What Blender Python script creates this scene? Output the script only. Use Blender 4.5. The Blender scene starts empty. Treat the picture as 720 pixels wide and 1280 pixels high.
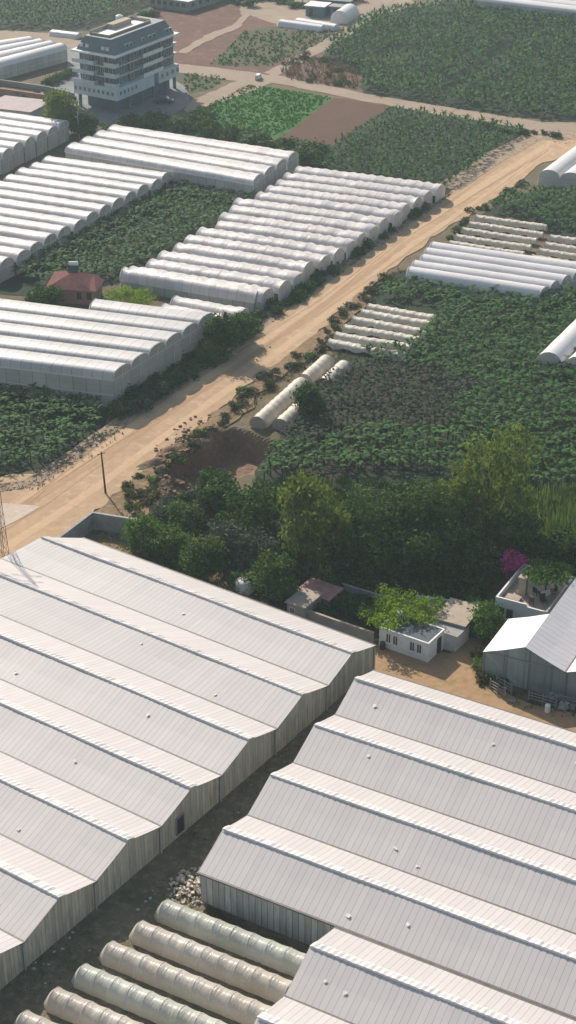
import bpy, bmesh, math, random
import numpy as np
from mathutils import Vector

rnd = random.Random(11)
rng = np.random.default_rng(11)
R = math.radians
scene = bpy.context.scene
COL = scene.collection

# ------------------------------------------------------------------ camera numbers (survey of the place)
F, PITCH, CAMH = 2150.0, R(28.4), 100.0
CP, SP = math.cos(PITCH), math.sin(PITCH)
def G(x, y, h=0.0):
    """point of the plain at height h, read off the survey sheet (720 x 1280)"""
    u, v = (x-360)/F, -(y-640)/F
    t = (h-CAMH)/(-SP+v*CP)
    return np.array([u*t, (CP+v*SP)*t])
def PX(X, Y, Z=0.0):
    d = Y*CP+(CAMH-Z)*SP
    return 360+F*X/d, 640-F*((Z-CAMH)*CP+Y*SP)/d
def unit(a): return np.array([math.cos(a), math.sin(a)])
def lerp(a, b, t): return a+(b-a)*t

# ------------------------------------------------------------------ properties
def tag(o, label=None, cat=None, group=None, kind=None):
    if label: o['label'] = label
    if cat: o['category'] = cat
    if group: o['group'] = group
    if kind: o['kind'] = kind
    return o
def wloc(o):
    v = Vector((0, 0, 0))
    while o is not None:
        v = v+o.location; o = o.parent
    return v
def empty(name, xy, z=0.0):
    o = bpy.data.objects.new(name, None); COL.objects.link(o)
    o.location = (float(xy[0]), float(xy[1]), z); o.empty_display_size = .5
    return o

# ------------------------------------------------------------------ mesh builder
class MB:
    def __init__(s): s.v = []; s.f = []; s.m = []; s.uv = []
    def add(s, pts): 
        n = len(s.v); s.v += [(float(p[0]), float(p[1]), float(p[2])) for p in pts]; return n
    def face(s, pts, mi=0, uv=None):
        n = s.add(pts); s.f.append(tuple(range(n, n+len(pts)))); s.m.append(mi)
        s.uv += list(uv) if uv else [(p[0], p[1]) for p in pts]
    def grid(s, P, mi=0, UV=None, close=False):
        """P[i][j] points"""
        ni, nj = len(P), len(P[0]); n = s.add([p for row in P for p in row])
        for i in range(ni-1):
            for j in range(nj-1 if not close else nj):
                k = (j+1) % nj
                s.f.append((n+i*nj+j, n+i*nj+k, n+(i+1)*nj+k, n+(i+1)*nj+j)); s.m.append(mi)
                if UV: s.uv += [UV[i][j], UV[i][k], UV[i+1][k], UV[i+1][j]]
                else: s.uv += [(i, j), (i, j+1), (i+1, j+1), (i+1, j)]
    def box(s, fr, u0, u1, v0, v1, z0, z1, mi=0):
        c = [fr.p(u, v, z) for z in (z0, z1) for (u, v) in ((u0, v0), (u1, v0), (u1, v1), (u0, v1))]
        n = s.add(c); L = [u1-u0, v1-v0, u1-u0, v1-v0]; acc = 0
        for k in range(4):
            q = (k+1) % 4
            s.f.append((n+k, n+q, n+4+q, n+4+k)); s.m.append(mi)
            s.uv += [(acc, z0), (acc+L[k], z0), (acc+L[k], z1), (acc, z1)]; acc += L[k]
        s.f.append((n+4, n+5, n+6, n+7)); s.m.append(mi); s.uv += [(u0, v0), (u1, v0), (u1, v1), (u0, v1)]
        s.f.append((n+3, n+2, n+1, n)); s.m.append(mi); s.uv += [(u0, v1), (u1, v1), (u1, v0), (u0, v0)]
    def tube(s, pts, rad, sides=6, mi=0, cap=True):
        pts = [Vector(p) for p in pts]; rings = []
        if not isinstance(rad, (list, tuple)): rad = [rad]*len(pts)
        for i, p in enumerate(pts):
            d = (pts[min(i+1, len(pts)-1)]-pts[max(i-1, 0)]).normalized()
            a = d.cross(Vector((0, 0, 1)))
            if a.length < .05: a = d.cross(Vector((1, 0, 0)))
            a.normalize(); b = d.cross(a)
            rings.append([p+(a*math.cos(t)+b*math.sin(t))*rad[i] for t in [k*2*math.pi/sides for k in range(sides)]])
        s.grid(rings, mi, None, True)
        if cap:
            s.face(list(reversed(rings[0])), mi); s.face(rings[-1], mi)
    def build(s, name, mats, parent=None, smooth=False, base=None):
        me = bpy.data.meshes.new(name)
        if parent is not None: off = wloc(parent)
        elif base is not None: off = Vector((float(base[0]), float(base[1]), float(base[2]) if len(base) > 2 else 0.0))
        else: off = Vector((0, 0, 0))
        vv = [(a-off.x, b-off.y, c-off.z) for a, b, c in s.v]
        me.from_pydata(vv, [], s.f)
        if not isinstance(mats, (list, tuple)): mats = [mats]
        for m in mats: me.materials.append(m)
        me.polygons.foreach_set('material_index', s.m)
        l = me.uv_layers.new(name='UVMap'); l.data.foreach_set('uv', [c for t in s.uv for c in t])
        if smooth: me.polygons.foreach_set('use_smooth', [True]*len(s.f))
        me.update()
        o = bpy.data.objects.new(name, me); COL.objects.link(o)
        if parent is not None: o.parent = parent
        else: o.location = off
        return o
class Fr:
    def __init__(s, o, au, av=None, z=0.0):
        s.o = np.array([float(o[0]), float(o[1])]); s.u = unit(au); s.v = unit(au+math.pi/2 if av is None else av); s.z = z
    def xy(s, u, v): return s.o+s.u*u+s.v*v
    def p(s, u, v, z):
        q = s.xy(u, v); return (q[0], q[1], z+s.z)
def np_mesh(name, V, Q, mats, mi=None, smooth=False):
    """V (n,3), Q (m,4) arrays -> mesh"""
    me = bpy.data.meshes.new(name); k = Q.shape[1]
    me.vertices.add(len(V)); me.vertices.foreach_set('co', V.astype(np.float32).ravel())
    me.loops.add(len(Q)*k); me.loops.foreach_set('vertex_index', Q.astype(np.int32).ravel())
    me.polygons.add(len(Q)); me.polygons.foreach_set('loop_start', np.arange(0, len(Q)*k, k, dtype=np.int32))
    me.polygons.foreach_set('loop_total', np.full(len(Q), k, dtype=np.int32))
    for m in mats: me.materials.append(m)
    if mi is not None: me.polygons.foreach_set('material_index', mi.astype(np.int32))
    if smooth: me.polygons.foreach_set('use_smooth', np.ones(len(Q), dtype=bool))
    me.update(calc_edges=True); me.validate()
    return me
def np_obj(name, me, loc=(0, 0, 0), parent=None):
    o = bpy.data.objects.new(name, me); COL.objects.link(o); o.location = loc
    if parent is not None: o.parent = parent
    return o

# ------------------------------------------------------------------ materials
def nm(name):
    m = bpy.data.materials.new(name); m.use_nodes = True
    nt = m.node_tree; nt.nodes.clear(); return m, nt, nt.nodes, nt.links
def math_node(nt, op, a, b=None, c=None):
    n = nt.nodes.new('ShaderNodeMath'); n.operation = op
    for i, x in enumerate((a, b, c)):
        if x is None: continue
        if isinstance(x, (int, float)): n.inputs[i].default_value = x
        else: nt.links.new(x, n.inputs[i])
    return n.outputs[0]
def mix(nt, fac, a, b, mode='MIX'):
    n = nt.nodes.new('ShaderNodeMix'); n.data_type = 'RGBA'; n.blend_type = mode
    for sock, x in ((n.inputs[0], fac), (n.inputs[6], a), (n.inputs[7], b)):
        if isinstance(x, (int, float)): sock.default_value = x
        elif isinstance(x, (tuple, list)): sock.default_value = (*x[:3], 1)
        else: nt.links.new(x, sock)
    return n.outputs[2]
def noise(nt, vec, scale, detail=4, rough=.6, lo=.3, hi=.7):
    n = nt.nodes.new('ShaderNodeTexNoise'); n.inputs['Scale'].default_value = scale
    n.inputs['Detail'].default_value = detail; n.inputs['Roughness'].default_value = rough
    nt.links.new(vec, n.inputs['Vector'])
    r = nt.nodes.new('ShaderNodeMapRange'); r.inputs[1].default_value = lo; r.inputs[2].default_value = hi
    nt.links.new(n.outputs['Fac'], r.inputs[0]); return r.outputs[0]
def finish(nt, color, rough=.8, trans=0.0, tcol=None, bump=None, bstr=.3, bdist=.1, spec=.3):
    N, L = nt.nodes, nt.links
    b = N.new('ShaderNodeBsdfPrincipled'); o = N.new('ShaderNodeOutputMaterial')
    if isinstance(color, (tuple, list)): b.inputs['Base Color'].default_value = (*color[:3], 1)
    else: L.new(color, b.inputs['Base Color'])
    b.inputs['Roughness'].default_value = rough; b.inputs['Specular IOR Level'].default_value = spec
    if bump is not None:
        bn = N.new('ShaderNodeBump'); bn.inputs['Strength'].default_value = bstr; bn.inputs['Distance'].default_value = bdist
        L.new(bump, bn.inputs['Height']); L.new(bn.outputs[0], b.inputs['Normal'])
    if trans > 0:
        t = N.new('ShaderNodeBsdfTranslucent'); mx = N.new('ShaderNodeMixShader'); mx.inputs[0].default_value = trans
        if tcol is not None: t.inputs['Color'].default_value = (*tcol, 1)
        elif not isinstance(color, (tuple, list)): L.new(color, t.inputs['Color'])
        else: t.inputs['Color'].default_value = (*color[:3], 1)
        L.new(b.outputs[0], mx.inputs[1]); L.new(t.outputs[0], mx.inputs[2]); L.new(mx.outputs[0], o.inputs[0])
    else: L.new(b.outputs[0], o.inputs[0])
def pos(nt): return nt.nodes.new('ShaderNodeNewGeometry').outputs['Position']
def uvxy(nt):
    u = nt.nodes.new('ShaderNodeUVMap'); s = nt.nodes.new('ShaderNodeSeparateXYZ'); nt.links.new(u.outputs[0], s.inputs[0])
    return u.outputs[0], s.outputs[0], s.outputs[1]

def m_soil(name, c1, c2, c3=None, scale=.25, fine=2.5, bstr=.5, rough=.95):
    m, nt, N, L = nm(name); p = pos(nt)
    col = mix(nt, noise(nt, p, scale, 5, .65), c1, c2)
    if c3: col = mix(nt, noise(nt, p, scale*3.7, 5, .7, .5, .72), col, c3)
    f = noise(nt, p, fine, 6, .7, .2, .8)
    col = mix(nt, .35, col, mix(nt, f, (.35, .35, .35), (1, 1, 1)), 'MULTIPLY')
    finish(nt, col, rough, bump=f, bstr=bstr, bdist=.25, spec=.15); return m
def m_plain(name, c, rough=.7, var=.12, scale=1.2, spec=.3, stain=None):
    m, nt, N, L = nm(name); p = pos(nt)
    f = noise(nt, p, scale, 5, .65)
    c2 = tuple(x*(1-var*2.2) for x in c)
    col = mix(nt, f, c, c2)
    if stain: col = mix(nt, noise(nt, p, scale*.45, 6, .75, .52, .75), col, stain)
    finish(nt, col, rough, bump=noise(nt, p, scale*6, 3), bstr=.1, bdist=.03, spec=spec); return m
def m_film(name, c, seam=.8, sw=.07, seamdark=.5, trans=.22, rough=.42, var=.1, blotch=.5, cross=None, bstr=.25, dirt=(.45, .42, .36)):
    """sheeting: joints run across the length (UV x in metres)"""
    m, nt, N, L = nm(name); uv, u, v = uvxy(nt); p = pos(nt)
    fr = math_node(nt, 'FRACT', math_node(nt, 'DIVIDE', u, seam))
    line = math_node(nt, 'LESS_THAN', fr, sw/seam)
    wn = N.new('ShaderNodeTexWhiteNoise'); wn.noise_dimensions = '2D'
    cmb = N.new('ShaderNodeCombineXYZ'); L.new(math_node(nt, 'FLOOR', math_node(nt, 'DIVIDE', u, seam)), cmb.inputs[0])
    L.new(math_node(nt, 'FLOOR', math_node(nt, 'DIVIDE', v, 30.0)), cmb.inputs[1]); L.new(cmb.outputs[0], wn.inputs['Vector'])
    pan = math_node(nt, 'MULTIPLY', wn.outputs['Value'], var)
    col = mix(nt, pan, c, tuple(x*.45 for x in c))
    col = mix(nt, math_node(nt, 'MULTIPLY', noise(nt, p, .22, 6, .7, .42, .8), blotch), col, dirt)
    col = mix(nt, math_node(nt, 'MULTIPLY', line, seamdark), col, tuple(x*.22 for x in c))
    if cross:
        f2 = math_node(nt, 'FRACT', math_node(nt, 'DIVIDE', v, cross))
        col = mix(nt, math_node(nt, 'MULTIPLY', math_node(nt, 'LESS_THAN', f2, .05), .35), col, tuple(x*.4 for x in c))
    st = N.new('ShaderNodeMapping'); st.inputs['Scale'].default_value = (3.0, .6, 1); L.new(uv, st.inputs[0])
    b = noise(nt, st.outputs[0], 1.3, 4, .6, .2, .8)
    finish(nt, col, rough, trans, None, b, bstr, .12, .35); return m
def m_plank(name, c, w=.45, trans=.12, stain=(.10, .085, .06), lines=.7):
    m, nt, N, L = nm(name); uv, u, v = uvxy(nt); p = pos(nt)
    k = math_node(nt, 'DIVIDE', u, w)
    wn = N.new('ShaderNodeTexWhiteNoise'); wn.noise_dimensions = '1D'; L.new(math_node(nt, 'FLOOR', k), wn.inputs['W'])
    col = mix(nt, math_node(nt, 'MULTIPLY', wn.outputs['Value'], .55), c, tuple(x*.45 for x in c))
    sm = N.new('ShaderNodeMapping'); sm.inputs['Scale'].default_value = (2.2, .35, 1); L.new(uv, sm.inputs[0])
    col = mix(nt, noise(nt, sm.outputs[0], 1.0, 5, .7, .45, .8), col, stain)
    col = mix(nt, math_node(nt, 'MULTIPLY', math_node(nt, 'LESS_THAN', math_node(nt, 'FRACT', k), .1), lines), col, (.03, .03, .028))
    finish(nt, col, .6, trans, spec=.3); return m
def m_leaf(name, c, c2, trans=.3, rough=.7, spec=.08):
    m, nt, N, L = nm(name)
    g = N.new('ShaderNodeNewGeometry')
    col = mix(nt, g.outputs['Random Per Island'], c, c2)
    col = mix(nt, noise(nt, g.outputs['Position'], .45, 3, .6, .35, .7), mix(nt, .5, col, (.0, .0, .0)), col)
    finish(nt, col, rough, trans, spec=spec); return m
def m_bark(name, c): return m_plain(name, c, .9, .25, 3.0, .1)

M = {}
M['ground'] = m_soil('dry_ground', (.17, .125, .078), (.10, .095, .045), (.24, .175, .115), .06, 1.2)
M['road'] = m_soil('sandy_road', (.47, .325, .195), (.40, .27, .16), (.53, .39, .26), .12, .9, .25)
M['track'] = m_soil('compacted_sand', (.55, .38, .24), (.49, .335, .20), None, .2, 1.5, .15)
M['track2'] = m_soil('orange_sand', (.44, .285, .165), (.38, .25, .145), None, .2, 1.5, .2)
M['verge_stone'] = m_soil('stony_verge', (.40, .30, .21), (.27, .19, .12), (.5, .42, .33), .4, 1.0, .9)
M['gravel_road'] = m_soil('pale_gravel', (.36, .28, .21), (.29, .22, .16), None, .15, 1.5, .25)
M['bare'] = m_soil('bare_earth', (.17, .085, .062), (.115, .065, .045), (.22, .14, .10), .1, 1.2)
M['brown'] = m_soil('ploughed_earth', (.125, .066, .045), (.10, .058, .038), None, .2, 1.5)
M['under'] = m_soil('shaded_plantation_soil', (.020, .038, .018), (.035, .045, .022), None, .3, 1.5)  # near-black green: shade of the leaf canopy put into the soil colour
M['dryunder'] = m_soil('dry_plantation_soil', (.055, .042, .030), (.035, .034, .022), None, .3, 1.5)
M['green'] = m_soil('crop_green', (.05, .15, .028), (.045, .125, .025), (.07, .17, .03), .12, 1.6)
M['meadow'] = m_soil('thin_meadow', (.055, .09, .035), (.12, .085, .055), (.05, .10, .03), .1, 1.4)
M['redearth'] = m_soil('red_earth', (.25, .15, .095), (.19, .115, .07), (.30, .21, .14), .35, 1.2, .8)
M['alley'] = m_soil('alley_earth', (.26, .205, .14), (.12, .125, .07), (.36, .29, .20), .3, 1.4, .8)  # brown earth with greenish and paler patches
M['yard'] = m_soil('yard_dust', (.42, .27, .15), (.35, .22, .12), (.22, .19, .07), .2, 1.4, .3)
M['concrete'] = m_plain('old_concrete', (.36, .34, .31), .85, .15, .8, .2, (.17, .16, .14))
M['slab'] = m_soil('concrete_slab', (.55, .45, .37), (.48, .38, .29), (.62, .53, .45), .3, 1.2, .2)
M['pave'] = m_plain('grey_paving', (.20, .21, .21), .85, .15, .3, .2, (.13, .13, .13))
M['white'] = m_plain('white_paint', (.74, .73, .70), .7, .05, .8, .3, (.55, .52, .46))
M['whitedull'] = m_plain('dull_white_paint', (.58, .58, .55), .75, .1, .8, .3, (.40, .38, .34))
M['shadegrey'] = m_plain('shade_tinted_render', (.12, .18, .205), .8, .12, .5, .3)  # dark bluish tone: shade and haze on the apartment block mixed into the grey
M['aptwhite'] = m_plain('blueish_white_render', (.50, .57, .59), .7, .08, .5, .3)
M['brick'] = m_plain('brick_panel', (.20, .115, .085), .85, .2, 1.0, .2)
M['slate'] = m_plain('slate_roof', (.12, .15, .165), .6, .1, .7, .4)
M['roofmembrane'] = m_plain('dark_membrane', (.10, .125, .135), .8, .12, .9, .2)
M['tanroof'] = m_plain('tan_screed', (.42, .34, .26), .85, .12, .7, .2, (.25, .2, .15))
M['redtile'] = m_plain('red_roof_tile', (.58, .22, .17), .75, .15, 1.4, .3)
M['pinkwall'] = m_plain('reddish_wall', (.46, .24, .20), .85, .12, 1.2, .2)
M['glass'] = m_plain('dark_glass', (.03, .04, .045), .15, .05, 1, .6)
M['metal'] = m_plain('grey_metal', (.25, .25, .25), .45, .1, 2, .5)
M['rust'] = m_plain('rusty_metal', (.20, .12, .09), .7, .2, 2, .3)
M['dark'] = m_plain('dark_plastic', (.03, .03, .033), .5, .1, 2, .4)
M['rubber'] = m_plain('black_rubber', (.02, .02, .02), .8, .1, 2, .3)
M['pole'] = m_plain('weathered_pole', (.13, .09, .07), .85, .2, 2, .2)
M['carpaint'] = m_plain('pale_car_paint', (.6, .6, .58), .3, .03, 1, .5)
M['cardark'] = m_plain('dark_car_paint', (.05, .06, .075), .3, .03, 1, .5)
M['straw'] = m_leaf('straw', (.30, .22, .10), (.17, .12, .06), .2)
M['roofpanel'] = m_film('fibre_roof_panel', (.585, .545, .515), .58, .05, .5, .10, .55, .14, .26, None, .06, (.46, .43, .40))
M['roofpanel_far'] = m_film('fibre_roof_panel_pale', (.78, .74, .72), .8, .05, .45, .16, .5, .12, .25)
M['vent'] = m_film('ridge_vent_film', (.78, .74, .71), .5, .05, .2, .2, .4, .1, .15)
M['whitetarp'] = m_film('white_tarp', (.88, .86, .84), 3.0, .05, .2, .2, .45, .05, .2)
M['plank'] = m_plank('old_corrugated_sheet', (.86, .80, .66), .42, .45, (.36, .31, .22), .4)
M['plank2'] = m_plank('grey_corrugated_sheet', (.58, .59, .56), .6, .25, (.24, .24, .21))
M['netwall'] = m_plank('shade_net_wall', (.30, .36, .35), 2.4, .2, (.17, .21, .20), .35)
M['film'] = m_film('white_tunnel_film', (.80, .735, .70), 1.6, .10, .35, .25, .4, .3, .6, None, .45)
M['film_new'] = m_film('clean_tunnel_film', (.80, .765, .745), 2.5, .08, .2, .22, .38, .1, .15, None, .25)
M['film_grey'] = m_film('grey_tunnel_film', (.64, .62, .60), 1.6, .10, .5, .25, .4, .25, .4, 1.1, .3)
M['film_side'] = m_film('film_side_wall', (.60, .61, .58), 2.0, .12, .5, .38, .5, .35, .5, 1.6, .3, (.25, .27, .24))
M['film_beige'] = m_film('beige_tunnel_film', (.76, .70, .60), 1.5, .0, .0, .38, .3, .2, .6, None, .5, (.42, .34, .25))
M['film_greenish'] = m_film('greenish_tunnel_film', (.72, .72, .62), 1.5, .0, .0, .38, .3, .2, .6, None, .5, (.36, .36, .26))
M['film_cream'] = m_film('cream_tunnel_film', (.72, .64, .52), 1.4, .07, .3, .22, .45, .3, .5, None, .8, (.45, .40, .30))
M['gutter'] = m_plain('gutter_metal', (.16, .145, .13), .6, .2, 2, .4)
M['hoop'] = m_plain('galvanised_hoop', (.72, .69, .64), .4, .05, 2, .5)
M['bark'] = m_bark('bark', (.10, .075, .055))
M['stem'] = m_plain('banana_stem', (.10, .11, .05), .8, .2, 3, .2)
M['banana'] = m_leaf('banana_leaf', (.020, .090, .016), (.095, .235, .042), .38, .65, .10)
M['banana_dry'] = m_leaf('dull_banana_leaf', (.030, .060, .028), (.085, .10, .055), .25, .7, .06)
LEAF = {
 'dark': m_leaf('dark_foliage', (.026, .085, .012), (.095, .185, .024), .25),
 'mid': m_leaf('mid_foliage', (.055, .13, .02), (.115, .20, .032), .3),
 'bright': m_leaf('bright_foliage', (.085, .19, .025), (.13, .25, .04), .32),
 'lime': m_leaf('lime_foliage', (.20, .33, .015), (.27, .42, .03), .4),
 'olive': m_leaf('olive_foliage', (.065, .095, .055), (.12, .15, .095), .25),
 'willow': m_leaf('yellow_green_foliage', (.13, .19, .025), (.20, .27, .045), .42),
 'magenta': m_leaf('bougainvillea_bloom', (.62, .04, .26), (.75, .10, .38), .45),
 'weed': m_leaf('weed_leaf', (.06, .085, .025), (.16, .14, .06), .3),
 'reed': m_leaf('reed_leaf', (.10, .20, .03), (.19, .27, .06), .4)}

# ------------------------------------------------------------------ ground
def in_poly(x, y, P):
    c = False; n = len(P); j = n-1
    for i in range(n):
        if (P[i][1] > y) != (P[j][1] > y) and x < (P[j][0]-P[i][0])*(y-P[i][1])/(P[j][1]-P[i][1])+P[i][0]: c = not c
        j = i
    return c
PC = G(278, 574); PU, PV = unit(R(50)), unit(R(140))
def hgt(x, y):
    d = np.array([x, y])-PC; u, v = d@PU, d@PV
    v += .5*math.sin(u*.7)
    def st(t): t = max(0, min(1, t)); return t*t*(3-2*t)
    a = st((8.6-abs(u))/2.2)*st((5.2-v)/1.3)*st((v+6.0)/5.0)
    rim = st(1-abs(v-6.3)/1.6)*st((9-abs(u+1))/3)*.7+st(1-math.hypot(u+10.5, v+1)/4.2)*1.3
    return -3.3*a+rim*(1-a)*(.8+.3*math.sin(u*1.7+v))
gm = MB()
X0, X1, Y0, Y1 = PC[0]-17, PC[0]+17, PC[1]-17, PC[1]+17
def gq(xa, xb, ya, yb): gm.face([(xa, ya, 0), (xb, ya, 0), (xb, yb, 0), (xa, yb, 0)])
xs = [-6000, X0, X1, 6000]; ys = [-1500, Y0, Y1, 9000]
for i in range(3):
    for j in range(3):
        if i == 1 and j == 1: continue
        gq(xs[i], xs[i+1], ys[j], ys[j+1])
nn = 80
gx = np.linspace(X0, X1, nn); gy = np.linspace(Y0, Y1, nn)
gm.grid([[(x, y, 0.0 if (a in (0, nn-1) or b in (0, nn-1)) else hgt(x, y)+rnd.uniform(-.05, .05)*(hgt(x, y) != 0)) for b, y in enumerate(gy)] for a, x in enumerate(gx)], 0)
for i_, f_ in enumerate(gm.f):
    if i_ >= 8 and any(abs(gm.v[q][2]) > .4 for q in f_): gm.m[i_] = 1
g = gm.build('ground', [M['ground'], M['redearth']], smooth=False); tag(g, 'dry brown ground between the greenhouses and fields', kind='structure')

LV = [0]
def sheet(name, poly, mat, z=None, jit=.5, step=2.2, label=None, world=False):
    """flat sheet lying on the ground, outline worn uneven"""
    if z is None: LV[0] += 1; z = .004*LV[0]+.004
    W = [np.array(p) if world else G(*p) for p in poly]; out = []
    for i in range(len(W)):
        a, b = W[i], W[(i+1) % len(W)]; n = max(1, int(np.linalg.norm(b-a)/step))
        for k in range(n):
            q = lerp(a, b, k/n)
            if jit: q = q+np.array([rnd.gauss(0, jit*.4), rnd.gauss(0, jit*.4)])
            out.append((q[0], q[1], z))
    bm = bmesh.new(); f = bm.faces.new([bm.verts.new(p) for p in out])
    f.normal_update()
    if f.normal.z < 0: f.normal_flip()
    bmesh.ops.triangulate(bm, faces=[f])
    me = bpy.data.meshes.new(name); bm.to_mesh(me); bm.free(); me.materials.append(mat)
    o = bpy.data.objects.new(name, me); COL.objects.link(o)
    tag(o, label or name.replace('_', ' '), kind='structure'); return o

# far fields and plots
sheet('bare_earth', [(150, 50), (200, 12), (420, 0), (470, 8), (440, 30), (345, 88), (300, 95), (225, 82), (200, 60), (130, 70)], M['bare'], label='reddish bare plot beyond the apartment building')
sheet('grey_lot', [(300, 0), (500, -12), (520, 5), (440, 34), (345, 30), (310, 18)], M['gravel_road'], label='dusty lot in the far distance')
sheet('meadow', [(305, 40), (345, 32), (420, 34), (405, 52), (335, 84), (262, 82)], M['meadow'], label='thin green meadow beyond the junction')
sheet('meadow', [(228, 90), (285, 97), (262, 112), (232, 118), (215, 100)], M['meadow'], label='small scrubby plot beside the apartment building')
sheet('ploughed_plot', [(345, 84), (392, 66), (450, 66), (470, 90), (448, 112), (362, 100)], M['bare'], label='fallow plot with dry stalks')
sheet('shaded_plantation_soil', [(-60, -40), (200, -10), (190, 8), (112, 38), (-40, 42)], M['under'])
sheet('shaded_plantation_soil', [(408, 62), (470, 18), (600, -4), (760, 22), (760, 158), (640, 146), (560, 134), (452, 116), (452, 96), (400, 76)], M['under'])
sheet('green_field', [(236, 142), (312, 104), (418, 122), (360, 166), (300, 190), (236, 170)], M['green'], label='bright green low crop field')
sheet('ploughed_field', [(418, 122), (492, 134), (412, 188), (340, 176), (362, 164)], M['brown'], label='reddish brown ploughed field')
sheet('shaded_plantation_soil', [(492, 134), (664, 162), (560, 246), (370, 215), (405, 188)], M['under'])
sheet('shaded_plantation_soil', [(206, 216), (326, 250), (160, 352), (60, 374), (-20, 366), (-20, 330)], M['under'])
sheet('shaded_plantation_soil', [(-60, 470), (140, 506), (128, 540), (70, 582), (-60, 610)], M['under'])
sheet('shaded_plantation_soil', [(600, 268), (622, 254), (672, 236), (780, 250), (780, 310), (690, 292), (640, 272)], M['under'])
sheet('shaded_plantation_soil', [(500, 340), (780, 380), (780, 700), (300, 700), (322, 590), (420, 450), (462, 380)], M['under'])
sheet('dry_plantation_soil', [(440, 452), (600, 470), (560, 560), (400, 605), (340, 590), (385, 500)], M['dryunder'])
# roads
sheet('gravel_road', [(-30, 36), (60, 42), (104, 52), (96, 62), (50, 58), (-30, 50)], M['gravel_road'], jit=.6)
sheet('gravel_road', [(216, 79), (300, 89), (345, 94), (402, 106), (470, 120), (560, 134), (640, 147), (680, 153), (760, 152), (760, 168), (680, 166), (618, 154), (540, 142), (455, 127), (395, 115), (340, 104), (300, 102), (216, 90)], M['gravel_road'], jit=.6, label='pale gravel lane crossing the far fields')
sheet('gravel_road', [(330, 91), (372, 70), (402, 52), (432, 32), (462, 10), (482, -10), (506, -10), (476, 14), (446, 38), (412, 60), (380, 77), (345, 97)], M['gravel_road'], jit=.5, label='gravel lane running up to the far plantations')
sheet('gravel_road', [(300, 99), (338, 104), (300, 120), (262, 132), (236, 142), (228, 130), (262, 116)], M['gravel_road'], jit=.6, label='gravel lane leading to the apartment building')
sheet('dirt_track', [(222, 66), (240, 54), (262, 42), (290, 32), (303, 20), (296, 0), (306, 0), (312, 20), (300, 35), (270, 47), (248, 58), (232, 68)], M['gravel_road'], jit=.5, label='narrow dirt track over the bare plot')
sheet('paving', [(84, 60), (140, 62), (232, 108), (240, 128), (214, 146), (150, 158), (96, 150), (60, 130), (50, 112), (84, 90)], M['pave'], jit=.4, label='grey paved apron round the apartment building')
sheet('dirt_road', [(-90, 625), (-10, 600), (60, 594), (118, 556), (165, 522), (215, 490), (270, 450), (330, 408), (392, 360), (450, 318), (505, 280), (552, 248), (600, 216), (650, 182), (676, 164), (780, 170),
   (780, 205), (716, 196), (676, 204), (634, 238), (590, 268), (552, 288), (510, 322), (470, 354), (430, 384), (382, 432), (330, 468), (290, 500), (240, 542), (195, 580), (160, 606), (120, 640), (70, 676), (40, 740), (-90, 800)],
   M['road'], jit=1.0, label='wide orange dirt road running diagonally')
def strip(name, pts, wid, mat, z, label):
    W = [G(*p) for p in pts]; L_, R_ = [], []
    for i, p in enumerate(W):
        d = W[min(i+1, len(W)-1)]-W[max(i-1, 0)]; d = d/np.linalg.norm(d); n = np.array([-d[1], d[0]])
        L_.append(p+n*wid/2); R_.append(p-n*wid/2)
    return sheet(name, L_+R_[::-1], mat, z, .16, 2.6, label, True)
strip('road_track', [(-20, 655), (60, 606), (130, 558), (200, 512), (300, 446), (400, 376), (500, 302), (600, 234), (690, 178)], 1.6, M['track'], None, 'pale packed wheel track along the dirt road')
strip('road_track', [(0, 690), (90, 632), (160, 580), (230, 528), (320, 462), (410, 392), (505, 313), (600, 250), (690, 186)], 1.3, M['track'], None, 'second pale wheel track along the dirt road')
strip('road_track', [(20, 640), (110, 585), (200, 525), (310, 450), (410, 378), (505, 308)], 1.0, M['track2'], None, 'orange rut along the dirt road')
for kk, (da, wd_, mt_) in enumerate(((12, .28, 'track2'), (-9, .3, 'track2'), (-17, .25, 'track'), (4, .2, 'track2'))):
    strip('tyre_mark', [(x_, y_+da+6*math.sin(i_*1.3+kk)) for i_, (x_, y_) in enumerate([(-10, 662), (60, 612), (130, 564), (200, 515), (300, 449), (400, 379), (500, 305), (600, 238), (686, 180)])], wd_, M[mt_], None, 'narrow tyre mark along the dirt road')
strip('stony_verge', [(-10, 612), (40, 604), (95, 568), (150, 528), (220, 482), (270, 446), (330, 402), (400, 352), (470, 302), (540, 254)], 2.4, M['verge_stone'], None, 'stony edge of the dirt road')
strip('stony_verge', [(560, 236), (620, 196), (665, 172), (720, 170)], 5, M['verge_stone'], None, 'stony far edge of the dirt road')
sheet('concrete_slab', [(-20, 630), (8, 630), (52, 634), (22, 652), (2, 662), (-20, 664)], M['slab'], None, .2, label='pale concrete slab on the roadside')
sheet('alley_ground', [(467, 830), (500, 850), (440, 920), (400, 960), (300, 1075), (255, 1140), (330, 1185), (430, 1200), (420, 1300), (300, 1400), (-120, 1400), (-60, 1250), (40, 1170), (200, 1060), (350, 935)], M['alley'], jit=.5, label='dark earth strip between the large greenhouses')
sheet('yard_ground', [(462, 822), (480, 800), (560, 820), (574, 800), (590, 772), (604, 790), (600, 840), (640, 872), (760, 905), (760, 930), (640, 900), (540, 866), (470, 842)], M['yard'], jit=.6, label='dusty yard and path beside the small white house')
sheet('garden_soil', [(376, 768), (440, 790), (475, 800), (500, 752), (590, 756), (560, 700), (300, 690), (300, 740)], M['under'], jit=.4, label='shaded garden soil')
sheet('enclosure_ground', [(66, 690), (112, 648), (180, 656), (230, 720), (150, 705)], M['alley'], jit=.3, label='shaded ground inside the concrete enclosure')

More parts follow.
